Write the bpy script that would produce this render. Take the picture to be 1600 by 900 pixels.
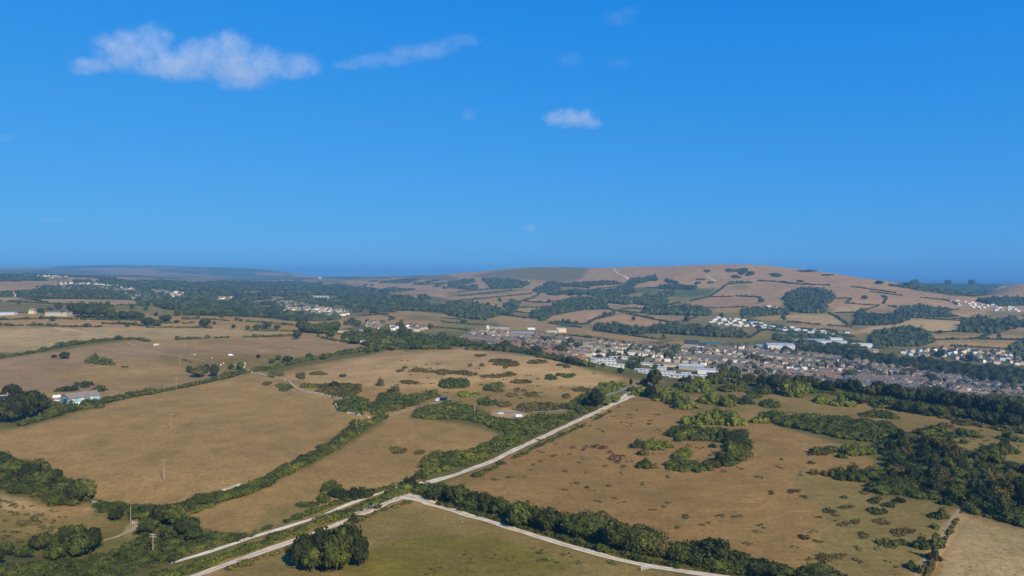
import bpy, bmesh, math, random
import numpy as np
from mathutils import Vector, Matrix

# ------------------------------------------------------------------ camera, sky, sun, exposure
SC = bpy.context.scene
for o in list(bpy.data.objects): bpy.data.objects.remove(o)
COL = SC.collection
F, CX, HY, CAMZ = 1081.0, 800.0, 424.0, 100.0        # focal length in photo pixels, principal column, horizon row, camera height
cam = bpy.data.cameras.new('camera'); camo = bpy.data.objects.new('camera', cam); COL.objects.link(camo)
cam.sensor_width = 36.0; cam.lens = 36.0*F/1600; cam.shift_y = -26/1600
cam.clip_start = 1.0; cam.clip_end = 400000.0
camo.location = (0, 0, CAMZ); camo.rotation_euler = (math.radians(90), 0, 0)
SC.camera = camo
SUN_EL, SUN_AZ = math.radians(36), math.radians(146)   # azimuth clockwise from the view direction
W = bpy.data.worlds.new('World'); SC.world = W; W.use_nodes = True
nt = W.node_tree; nt.nodes.clear()
sky = nt.nodes.new('ShaderNodeTexSky'); sky.sky_type = 'NISHITA'; sky.sun_disc = False
sky.sun_elevation = SUN_EL; sky.sun_rotation = SUN_AZ
sky.altitude = 0; sky.air_density = 1.15; sky.dust_density = 0.15; sky.ozone_density = 3.2
# one colour response for the whole sky: deep clear summer blue, paler towards the horizon
sep = nt.nodes.new('ShaderNodeSeparateColor'); cmb = nt.nodes.new('ShaderNodeCombineColor'); nt.links.new(sky.outputs[0], sep.inputs[0])
def wmath(op, a, v):
    t = nt.nodes.new('ShaderNodeMath'); t.operation = op; nt.links.new(a, t.inputs[0]); t.inputs[1].default_value = v; return t.outputs[0]
for ch, (pw, sub, mul) in enumerate(((.42, 1.02, .56), (.42, 0.0, 1.10), (.15, 0.0, 4.05))):
    nt.links.new(wmath('MAXIMUM', wmath('MULTIPLY', wmath('SUBTRACT', wmath('POWER', sep.outputs[ch], pw), sub), mul), 0.0), cmb.inputs[ch])
bg = nt.nodes.new('ShaderNodeBackground'); bg.inputs['Strength'].default_value = 0.118
wo = nt.nodes.new('ShaderNodeOutputWorld')
nt.links.new(cmb.outputs[0], bg.inputs[0]); nt.links.new(bg.outputs[0], wo.inputs[0])
TO_SUN = Vector((math.sin(SUN_AZ)*math.cos(SUN_EL), math.cos(SUN_AZ)*math.cos(SUN_EL), math.sin(SUN_EL)))
sl = bpy.data.lights.new('sun', 'SUN'); sl.energy = 5.0; sl.angle = math.radians(0.5); sl.color = (1.0, 0.90, 0.72)
slo = bpy.data.objects.new('sun', sl); COL.objects.link(slo)
slo.rotation_euler = (-TO_SUN).to_track_quat('-Z', 'Y').to_euler(); slo.location = (300, -400, 500)
vs = SC.view_settings; SC.display_settings.display_device = 'sRGB'
vs.view_transform = 'Standard'; vs.look = 'None'; vs.gamma = 1.0; vs.use_curve_mapping = False; vs.exposure = 0.35
SC.cycles.use_denoising = True
SC.cycles.volume_bounces = 2; SC.cycles.max_bounces = 4; SC.cycles.diffuse_bounces = 2; SC.cycles.transparent_max_bounces = 8
SC.cycles.volume_max_steps = 256

rng = np.random.default_rng(7)
random.seed(7)

# ------------------------------------------------------------------ terrain heights
# (column, row, distance) of ground points read off the view; height follows from the line of sight
CP = '''
-150 900 190;200 880 262;0 850 262;100 800 300;300 850 262;400 900 232;800 900 226;1200 900 226;1700 900 226
0 760 325;150 790 312;256 750 331;500 750 331;800 750 331;1100 750 331;1400 750 331;1650 760 322
-100 690 405;100 680 420;400 690 405;640 690 405;900 690 405;1200 690 405;1480 690 406;1700 700 400
-100 630 500;110 630 510;300 640 500;500 640 498;700 640 500;900 640 500;1100 640 500;1300 640 500;1500 655 480;1700 670 470
0 590 640;200 590 640;380 585 660;450 590 640;560 590 622;700 590 612;850 590 612;1000 600 607;1150 602 607;1300 606 600;1450 622 560;1620 650 500
0 560 730;150 560 740;300 560 760;440 570 735;560 557 760;650 550 790;720 546 815;790 550 790;860 560 735;920 573 680
-200 540 830;0 535 860;150 530 900;300 530 930;420 535 900;520 538 900
0 510 1010;150 512 1030;300 510 1080;430 515 1080;520 522 1080
-200 495 1150;90 490 1150;200 488 1230;330 498 1200;440 503 1250
-200 475 1600;0 470 1650;110 468 1650;217 476 1550;300 485 1600
-200 455 2200;0 452 2200;130 455 2200;220 465 2150
-300 436 3000;0 432 3000;100 433 3000;200 443 2900
300 470 2100;400 480 1900;480 485 1850;560 495 1700;600 492 1700;620 505 1450;560 510 1400;660 520 1300
300 450 3000;420 455 3000;500 465 2600;600 470 2500;680 485 2000;740 500 1750
350 440 4500;480 441 4800;560 446 4200;620 452 3600
760 515 1400;720 530 1270;780 535 1220;850 530 1280;900 545 1150;960 535 1220;960 568 1010;1000 580 960;1060 585 950;1060 555 1110;1140 585 960
1150 555 1130;1250 560 1120;1250 585 1000;1200 535 1300;1350 580 1050;1450 600 960;1350 545 1260;1600 620 900;1450 565 1240;1600 590 1080;1600 560 1330;1800 610 1000;1800 560 1350
800 505 1700;900 510 1650;1000 520 1500;1100 520 1500;1200 515 1550;1300 515 1530;1400 520 1500;1500 525 1480;1600 530 1500
800 485 2100;860 490 1980;960 492 1950;1100 495 1850;1200 495 1830;1300 495 1820;1400 500 1760;1500 505 1720;1600 505 1750
700 465 2700;800 465 2600;900 468 2450;1000 468 2400;1100 470 2300;1200 470 2200;1300 470 2150;1400 478 2050;1500 485 1980;1600 488 2000
680 445 3700;780 445 3300;880 446 3050;980 448 2850;1100 448 2650;1200 445 2600;1300 445 2500;1400 455 2350;1480 465 2200;1560 475 2300
640 434 4700;740 430 4200;820 430 3800;900 430 3500;1000 430 3200;1100 426 3000;1200 425 2950;1300 434 2700;1390 444 2500
560 432 5500;640 430.5 5200;700 428 4800;780 421 4400;850 417 4200;980 417 3700;1100 414 3400;1180 414 3300;1250 420.5 3150;1310 428.5 2950;1360 436 2760;1400 442 2640;1440 448 2520;1470 454 2420;1500 461 2300;1525 468 2200
1640 440 3000;1600 442 2900;1565 452 2750;1540 461 2550;1800 448 3000;1700 452 2700
1400 450 4300;1480 451 4300;1560 451 4300;1400 442 5200;1480 443 5200;1560 444 5200;1700 446 5200;1340 445 5200
100 430 5200;200 430.5 5400;300 433 5600;380 435 5600;0 425 7000;100 424 7000;200 425 7000;300 429 7000;400 433 7500;460 436 7500
-200 416 9500;0 416.5 9000;60 416.5 9500;140 414.5 9500;200 416 9500;240 415.5 9500;290 418.5 9500;380 420 9000;430 422.5 8600;465 428 8200;490 433 8000
'''
HID = '''1360 3300 20;1400 3000 15;1440 2900 -5;1480 2800 -25;1520 2700 -25;1420 3500 -35;1500 3400 -40;1550 3500 -20;1000 800 -25;850 1000 -18;1150 760 -20;1300 780 -30;1450 760 -40;1620 680 -35;1800 700 -40;740 1000 -5;600 1000 4
1000 5200 -60;1200 4600 -70;1350 4000 -60;800 6000 -60;700 7000 -60;600 7500 -40;1100 7000 -110;1400 7000 -112;1700 7000 -112;1500 9000 -125;900 10000 -125
560 9000 -100;500 10500 -110;700 12000 -130;100 13000 -60;300 13500 -80;-300 13500 -60;1000 14000 -135;1600 14000 -135;-700 9000 120;-700 4000 80;-700 2000 50
-700 1000 20;-700 500 0;-300 90 -8;0 90 -10;800 90 0;1600 90 0;2300 90 0;2300 500 -10;2300 1000 -70;2300 2000 -10;2300 3500 40;2300 6000 -110'''
_p = []
for t in CP.replace('\n', ';').split(';'):
    if t.strip():
        a, b, c = map(float, t.split()); _p.append(((a-CX)/F, math.log(c), CAMZ-(b-HY)*c/F))
for t in HID.replace('\n', ';').split(';'):
    if t.strip():
        a, b, c = map(float, t.split()); _p.append(((a-CX)/F, math.log(b), c))
CPA = np.array(_p); C0 = 0.05
def _phi(r2): return np.sqrt(r2 + C0*C0)
_d2 = (CPA[:, None, 0]-CPA[None, :, 0])**2 + (CPA[:, None, 1]-CPA[None, :, 1])**2
_n = len(CPA)
_scale = np.exp(CPA[:, 1])/1000.0                       # heights are fitted as slopes so that far ground stays in proportion
_A = np.zeros((_n+3, _n+3)); _A[:_n, :_n] = _phi(_d2) + np.eye(_n)*(-0.002)
_A[:_n, _n] = 1; _A[:_n, _n+1:] = CPA[:, :2]; _A[_n:, :_n] = _A[:_n, _n:].T
_b = np.zeros(_n+3); _b[:_n] = CPA[:, 2]/_scale
_w = np.linalg.solve(_A, _b)

NU, NS = 740, 580
UG = np.linspace(-0.96, 0.96, NU); SG = np.linspace(math.log(95), math.log(14500), NS)
def vnoise(x, y, seed=0):
    xi = np.floor(x).astype(np.int64); yi = np.floor(y).astype(np.int64); fx = x-xi; fy = y-yi
    def hsh(a, b):
        n = (a*374761393 + b*668265263 + seed*974711) & 0x7fffffff
        n = ((n ^ (n >> 13))*1274126177) & 0x7fffffff
        return ((n ^ (n >> 16)) & 0xffff)/65535.0
    fx = fx*fx*(3-2*fx); fy = fy*fy*(3-2*fy)
    return (hsh(xi, yi)*(1-fx)+hsh(xi+1, yi)*fx)*(1-fy) + (hsh(xi, yi+1)*(1-fx)+hsh(xi+1, yi+1)*fx)*fy
def fnoise(x, y, seed=0, oct=3):
    v = 0; a = 0.5
    for k in range(oct): v = v + a*(vnoise(x*2**k, y*2**k, seed+k)-0.5)*2; a *= 0.5
    return v
ZG = np.zeros((NS, NU))
for i in range(0, NS, 25):
    ss = SG[i:i+25]
    r2 = (UG[None, :, None]-CPA[None, None, :, 0])**2 + (ss[:, None, None]-CPA[None, None, :, 1])**2
    ZG[i:i+25] = (_phi(r2) @ _w[:_n] + _w[_n] + _w[_n+1]*UG[None, :] + _w[_n+2]*ss[:, None])*(np.exp(ss)/1000)[:, None]
YG = np.exp(SG)[:, None]*np.ones((1, NU)); XG = YG*UG[None, :]
ZG += fnoise(XG/90, YG/90, 3)*0.7 + np.clip((YG-1500)/2500, 0, 1)*fnoise(XG/420, YG/420, 5)*5
ZG += np.clip((YG-6000)/2500, 0, 1)*np.clip((ZG+60)/120, 0, 1)*fnoise(XG/1300, YG/1300, 8)*26
ZG = np.clip(ZG, -138, 206)

def height(x, y):
    x = np.asarray(x, float); y = np.asarray(y, float)
    fu = np.clip((x/y-UG[0])/(UG[1]-UG[0]), 0, NU-1.001); fs = np.clip((np.log(y)-SG[0])/(SG[1]-SG[0]), 0, NS-1.001)
    iu = fu.astype(int); js = fs.astype(int); a = fu-iu; b = fs-js
    return (ZG[js, iu]*(1-a)+ZG[js, iu+1]*a)*(1-b) + (ZG[js+1, iu]*(1-a)+ZG[js+1, iu+1]*a)*b
YS = np.exp(SG)
def ground_at(px, py):
    """the first ground point on the line of sight through a photo pixel"""
    px = np.atleast_1d(np.asarray(px, float)); py = np.atleast_1d(np.asarray(py, float))
    u = (px-CX)/F; fu = np.clip((u-UG[0])/(UG[1]-UG[0]), 0, NU-1.001); iu = fu.astype(int); a = fu-iu
    col = ZG[:, iu]*(1-a)+ZG[:, iu+1]*a
    d = col - (CAMZ-(py-HY)/F*YS[:, None])
    hit = d >= 0; k = np.argmax(hit, 0); k[~hit.any(0)] = NS-1; k = np.maximum(k, 1)
    n = np.arange(len(px)); d0 = d[k-1, n]; d1 = d[k, n]; t = np.clip(-d0/(d1-d0+1e-9), 0, 1)
    Y = YS[k-1]+(YS[k]-YS[k-1])*t
    X = u*Y
    return X, Y, height(X, Y)
def to_px(x, y, z): return CX+F*x/y, HY+F*(CAMZ-z)/y
_ang = (CAMZ-ZG)/YG; _cm = np.minimum.accumulate(_ang, 0)
def visible(x, y, z):
    """is this point clear of the ground in front of it"""
    fu = np.clip((x/y-UG[0])/(UG[1]-UG[0]), 0, NU-1); fs = np.clip((np.log(y)-SG[0])/(SG[1]-SG[0]), 0, NS-1)
    return (CAMZ-z)/y < _cm[np.maximum(fs.astype(int)-2, 0), fu.astype(int)]+1e-4

def parse(s):
    return [tuple(float(v) for v in t.split()) for t in s.replace('\n', ';').split(';') if t.strip()]
def wpoly(s, sub=4):
    p = parse(s) if isinstance(s, str) else s
    px = []; py = []
    for i in range(len(p)):
        a = p[i]; b = p[(i+1) % len(p)]
        for k in range(sub): px.append(a[0]+(b[0]-a[0])*k/sub); py.append(a[1]+(b[1]-a[1])*k/sub)
    X, Y, Z = ground_at(px, py)
    return np.stack([X, Y], 1)
def inside(poly, x, y):
    r = np.zeros(x.shape, bool); n = len(poly)
    for i in range(n):
        x0, y0 = poly[i]; x1, y1 = poly[(i+1) % n]
        if y0 == y1: continue
        c = ((y0 > y) != (y1 > y)); r ^= c & (x < (x1-x0)*(y-y0)/(y1-y0)+x0)
    return r
def wline(s, step=4.0):
    p = parse(s) if isinstance(s, str) else s
    px = []; py = []
    for i in range(len(p)-1):
        for k in range(6): px.append(p[i][0]+(p[i+1][0]-p[i][0])*k/6); py.append(p[i][1]+(p[i+1][1]-p[i][1])*k/6)
    px.append(p[-1][0]); py.append(p[-1][1])
    X, Y, Z = ground_at(px, py); q = np.stack([X, Y], 1)
    for _ in range(2):
        q[1:-1] = (q[:-2]+2*q[1:-1]+q[2:])/4
    L = np.concatenate([[0], np.cumsum(np.hypot(*np.diff(q, axis=0).T))])
    t = np.arange(0, L[-1], step); t = np.append(t, L[-1])
    return np.stack([np.interp(t, L, q[:, 0]), np.interp(t, L, q[:, 1])], 1)

# ------------------------------------------------------------------ node helpers and materials
def newmat(name):
    m = bpy.data.materials.new(name); m.use_nodes = True; n = m.node_tree; n.nodes.clear()
    out = n.nodes.new('ShaderNodeOutputMaterial'); b = n.nodes.new('ShaderNodeBsdfPrincipled')
    b.inputs['Specular IOR Level'].default_value = 0.2; b.inputs['Roughness'].default_value = 0.85
    n.links.new(b.outputs[0], out.inputs[0]); return m, n, b
def noise(n, vec, scale, detail=3, rough=0.55):
    t = n.nodes.new('ShaderNodeTexNoise'); t.inputs['Scale'].default_value = scale; t.inputs['Detail'].default_value = detail
    t.inputs['Roughness'].default_value = rough; n.links.new(vec, t.inputs['Vector']); return t.outputs['Fac']
def mrange(n, v, a, b, c, d):
    t = n.nodes.new('ShaderNodeMapRange'); n.links.new(v, t.inputs[0])
    for i, x in enumerate((a, b, c, d)): t.inputs[i+1].default_value = x
    return t.outputs[0]
def mathn(n, op, a, b):
    t = n.nodes.new('ShaderNodeMath'); t.operation = op
    for i, v in enumerate((a, b)):
        if isinstance(v, (int, float)): t.inputs[i].default_value = v
        else: n.links.new(v, t.inputs[i])
    return t.outputs[0]
def mixc(n, fac, a, b, mode='MIX'):
    t = n.nodes.new('ShaderNodeMix'); t.data_type = 'RGBA'; t.blend_type = mode
    for sck, v in ((t.inputs[0], fac), (t.inputs[6], a), (t.inputs[7], b)):
        if isinstance(v, (int, float)): sck.default_value = v
        elif isinstance(v, tuple): sck.default_value = (*v, 1)
        else: n.links.new(v, sck)
    return t.outputs[2]
def mulv(n, col, fac):
    t = n.nodes.new('ShaderNodeVectorMath'); t.operation = 'SCALE'; n.links.new(col, t.inputs[0]); n.links.new(fac, t.inputs[3]); return t.outputs[0]
def position(n): return n.nodes.new('ShaderNodeNewGeometry').outputs['Position']
def mapping(n, vec, sc, rot=0):
    t = n.nodes.new('ShaderNodeMapping'); t.inputs['Scale'].default_value = sc; t.inputs['Rotation'].default_value = (0, 0, rot)
    n.links.new(vec, t.inputs[0]); return t.outputs[0]
def bump(n, b, h, dist, strength=0.6):
    t = n.nodes.new('ShaderNodeBump'); t.inputs['Distance'].default_value = dist; t.inputs['Strength'].default_value = strength
    n.links.new(h, t.inputs['Height']); n.links.new(t.outputs[0], b.inputs['Normal'])

def ground_material():
    m, n, b = newmat('dry_grassland'); P = position(n)
    at = n.nodes.new('ShaderNodeAttribute'); at.attribute_name = 'land'
    n1 = noise(n, P, 0.012, 4); n2 = noise(n, P, 0.07, 4, 0.6); n3 = noise(n, P, 0.45, 4, 0.65); n4 = noise(n, mapping(n, P, (0.05, 0.5, 0.5), 0.5), 1.0, 3)
    n5 = noise(n, P, 2.2, 2, 0.7)
    v = mathn(n, 'MULTIPLY', mrange(n, n1, .3, .7, .88, 1.12), mrange(n, n2, .3, .7, .86, 1.14))
    v = mathn(n, 'MULTIPLY', v, mrange(n, n3, .3, .7, .80, 1.18))
    v = mathn(n, 'MULTIPLY', v, mrange(n, n4, .3, .7, .92, 1.08))
    v = mathn(n, 'MULTIPLY', v, mrange(n, n5, .25, .75, .82, 1.16))
    g = noise(n, P, 0.028, 5, 0.62)
    gm = mrange(n, g, .48, .68, 0.0, .34)
    c = mixc(n, gm, at.outputs['Color'], (.122, .10, .026))
    b2 = noise(n, P, 0.11, 4, 0.7)
    c = mixc(n, mrange(n, b2, .60, .72, 0, .26), c, (.083, .057, .020))
    sp = noise(n, mapping(n, P, (1, .6, 1), .4), 0.75, 3, .75)
    c = mixc(n, mathn(n, 'MULTIPLY', mrange(n, sp, .55, .65, 0, .7), mrange(n, noise(n, P, .02, 3), .38, .6, .15, 1)), c, (.090, .067, .022))
    c = mixc(n, mathn(n, 'MULTIPLY', mrange(n, noise(n, mapping(n, P, (.35, 1.6, 1), .55), 1.0, 3, .7), .55, .68, 0, .4), mrange(n, noise(n, P, .015, 2), .4, .6, .2, 1)), c, (.31, .225, .11))
    n.links.new(mulv(n, c, v), b.inputs['Base Color'])
    b.inputs['Roughness'].default_value = 0.95; b.inputs['Specular IOR Level'].default_value = 0.05
    bump(n, b, mathn(n, 'ADD', n3, n5), 0.35, 0.5)
    return m
def leaf_material(name, a, c, d=None):
    m, n, b = newmat(name)
    g = n.nodes.new('ShaderNodeNewGeometry'); oi = n.nodes.new('ShaderNodeObjectInfo')
    a, c, d = [None if q is None else (q[0]*.84, q[1]*.82, q[2]*.62) for q in (a, c, d)]
    P = g.outputs['Position']
    col = mixc(n, mrange(n, noise(n, P, 0.16, 3, 0.6), .34, .66, 0, 1), a, c)
    if d: col = mixc(n, mrange(n, noise(n, P, 0.05, 3, 0.6), .52, .66, 0, .8), col, d)
    v = mathn(n, 'MULTIPLY', mrange(n, g.outputs['Random Per Island'], 0, 1, .55, 1.45), mrange(n, oi.outputs['Random'], 0, 1, .8, 1.2))
    n.links.new(mulv(n, col, v), b.inputs['Base Color'])
    b.inputs['Roughness'].default_value = 0.75; b.inputs['Specular IOR Level'].default_value = 0.12
    return m
def plain(name, col, rough=0.8, var=0.2, scale=0.5, metal=0.0):
    m, n, b = newmat(name); P = position(n); oi = n.nodes.new('ShaderNodeObjectInfo')
    v = mathn(n, 'MULTIPLY', mrange(n, noise(n, P, scale, 4, .6), .3, .7, 1-var, 1+var), mrange(n, oi.outputs['Random'], 0, 1, .88, 1.12))
    rgb = n.nodes.new('ShaderNodeRGB'); rgb.outputs[0].default_value = (*col, 1)
    n.links.new(mulv(n, rgb.outputs[0], v), b.inputs['Base Color']); b.inputs['Roughness'].default_value = rough; b.inputs['Metallic'].default_value = metal
    return m
def track_material(name, col, green=0.25):
    m, n, b = newmat(name); P = position(n)
    uv = n.nodes.new('ShaderNodeUVMap'); sx = n.nodes.new('ShaderNodeSeparateXYZ'); n.links.new(uv.outputs[0], sx.inputs[0])
    mid = mathn(n, 'ABSOLUTE', mathn(n, 'SUBTRACT', sx.outputs[0], 0.5), 0)
    rut = mrange(n, mid, .05, .16, green, 0)                                    # grass and weeds along the middle of the track
    edge = mrange(n, mathn(n, 'ADD', mid, mathn(n, 'MULTIPLY', mathn(n, 'SUBTRACT', noise(n, P, .35, 3), .5), .25)), .40, .50, 0, .8)
    v = mathn(n, 'MULTIPLY', mrange(n, noise(n, P, .25, 4, .65), .3, .7, .78, 1.15), mrange(n, noise(n, P, 2.5, 2), .3, .7, .88, 1.1))
    rgb = n.nodes.new('ShaderNodeRGB'); rgb.outputs[0].default_value = (*col, 1)
    c = mulv(n, rgb.outputs[0], v)
    c = mixc(n, mathn(n, 'MULTIPLY', rut, mrange(n, noise(n, P, .2, 3), .35, .6, 0.1, 1)), c, (.14, .11, .035))
    c = mixc(n, edge, c, (.18, .14, .065))
    n.links.new(c, b.inputs['Base Color']); b.inputs['Roughness'].default_value = .95
    return m
M = {}
M['ground'] = ground_material()
M['dark'] = leaf_material('dark_foliage', (.017, .023, .007), (.042, .050, .011), (.070, .074, .019))
M['mid'] = leaf_material('mid_green_foliage', (.036, .050, .011), (.085, .098, .018), (.12, .115, .028))
M['bright'] = leaf_material('bright_green_foliage', (.085, .105, .016), (.175, .185, .028))
M['olive'] = leaf_material('olive_scrub', (.070, .062, .018), (.115, .096, .026), (.16, .120, .044))
M['brown'] = leaf_material('brown_scrub', (.085, .066, .022), (.13, .10, .034))
M['bank'] = leaf_material('mixed_hedge_bank', (.038, .050, .011), (.10, .115, .019), (.135, .132, .027))
M['wood'] = leaf_material('woodland_canopy', (.030, .044, .016), (.072, .084, .024), (.098, .102, .033))
M['bark'] = plain('bark', (.10, .08, .06), .9, .3, 3)
M['gravel'] = track_material('pale_limestone_gravel', (.53, .43, .30), .6)
M['concrete'] = track_material('white_chalk_path', (.58, .48, .35), .1)
M['dirt'] = track_material('dry_earth_path', (.31, .22, .115), .5)
M['tarmac'] = track_material('worn_grey_tarmac', (.17, .155, .14), .0)
M['chalk'] = plain('chalk', (.50, .43, .34), .9, .2, .2)
M['stone'] = plain('dry_limestone', (.40, .33, .23), .9, .3, .8)
M['greystone'] = plain('grey_weathered_stone', (.22, .19, .15), .9, .3, .8)
M['woodpole'] = plain('weathered_timber', (.29, .25, .20), .85, .2, 2)
M['ceramic'] = plain('grey_insulator', (.45, .45, .45), .4, .1, 2)
# ------------------------------------------------------------------ mesh helpers
def mesh_np(name, V, faces, mats=(), midx=None, smooth=False):
    """faces: list of index arrays (n,3) or (n,4)"""
    me = bpy.data.meshes.new(name); V = np.asarray(V, np.float32)
    faces = [np.asarray(f, np.int32) for f in faces if len(f)]
    loops = np.concatenate([f.ravel() for f in faces]); cnt = np.concatenate([np.full(len(f), f.shape[1], np.int32) for f in faces])
    me.vertices.add(len(V)); me.vertices.foreach_set('co', V.ravel())
    me.loops.add(len(loops)); me.loops.foreach_set('vertex_index', loops)
    me.polygons.add(len(cnt)); me.polygons.foreach_set('loop_start', np.concatenate([[0], np.cumsum(cnt)[:-1]]).astype(np.int32))
    me.polygons.foreach_set('loop_total', cnt)
    if midx is not None: me.polygons.foreach_set('material_index', np.asarray(midx, np.int32))
    me.polygons.foreach_set('use_smooth', np.full(len(cnt), smooth))
    for m in mats: me.materials.append(m)
    me.update(calc_edges=True)
    return me
def link(name, me, parent=None, loc=None, rz=None, sc=None):
    o = bpy.data.objects.new(name, me); COL.objects.link(o)
    if parent: o.parent = parent
    if loc is not None: o.location = loc
    if rz is not None: o.rotation_euler = (0, 0, rz)
    if sc is not None: o.scale = sc if hasattr(sc, '__len__') else (sc, sc, sc)
    return o
def tag(o, label=None, cat=None, group=None, kind=None):
    for k, v in (('label', label), ('category', cat), ('group', group), ('kind', kind)):
        if v: o[k] = v
    return o
ORDS = 'zeroth first second third fourth fifth sixth seventh eighth ninth tenth eleventh twelfth thirteenth fourteenth fifteenth sixteenth seventeenth eighteenth nineteenth twentieth'.split()
def nth(i):
    if i < len(ORDS): return ORDS[i]
    return '%d%s' % (i, {1: 'st', 2: 'nd', 3: 'rd'}.get(i % 10, 'th') if i % 100 not in (11, 12, 13) else 'th')
class MB:
    """collects boxes, prisms, tubes into one mesh"""
    def __init__(s): s.v = []; s.f = []; s.m = []
    def poly(s, pts, faces, mi=0):
        k = len(s.v); s.v += [tuple(p) for p in pts]
        for f in faces: s.f.append([k+i for i in f]); s.m.append(mi)
    def box(s, x0, x1, y0, y1, z0, z1, mi=0, tx=0, ty=0):
        s.poly([(x0, y0, z0), (x1, y0, z0), (x1, y1, z0), (x0, y1, z0), (x0+tx, y0+ty, z1), (x1-tx, y0+ty, z1), (x1-tx, y1-ty, z1), (x0+tx, y1-ty, z1)],
               [(0, 3, 2, 1), (4, 5, 6, 7), (0, 1, 5, 4), (1, 2, 6, 5), (2, 3, 7, 6), (3, 0, 4, 7)], mi)
    def tube(s, a, b, r0, r1, n=8, mi=0):
        a = Vector(a); b = Vector(b); d = (b-a).normalized(); q = d.to_track_quat('Z', 'Y')
        k = []
        for c, r in ((a, r0), (b, r1)):
            for i in range(n): k.append(c+q @ Vector((r*math.cos(2*math.pi*i/n), r*math.sin(2*math.pi*i/n), 0)))
        s.poly(k, [(i, (i+1) % n, n+(i+1) % n, n+i) for i in range(n)]+[tuple(range(n, 2*n)), tuple(range(n-1, -1, -1))], mi)
    def me(s, name, *mats):
        me = bpy.data.meshes.new(name); me.from_pydata(s.v, [], s.f)
        me.polygons.foreach_set('material_index', s.m)
        for m in mats: me.materials.append(m)
        me.update(); return me

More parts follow.
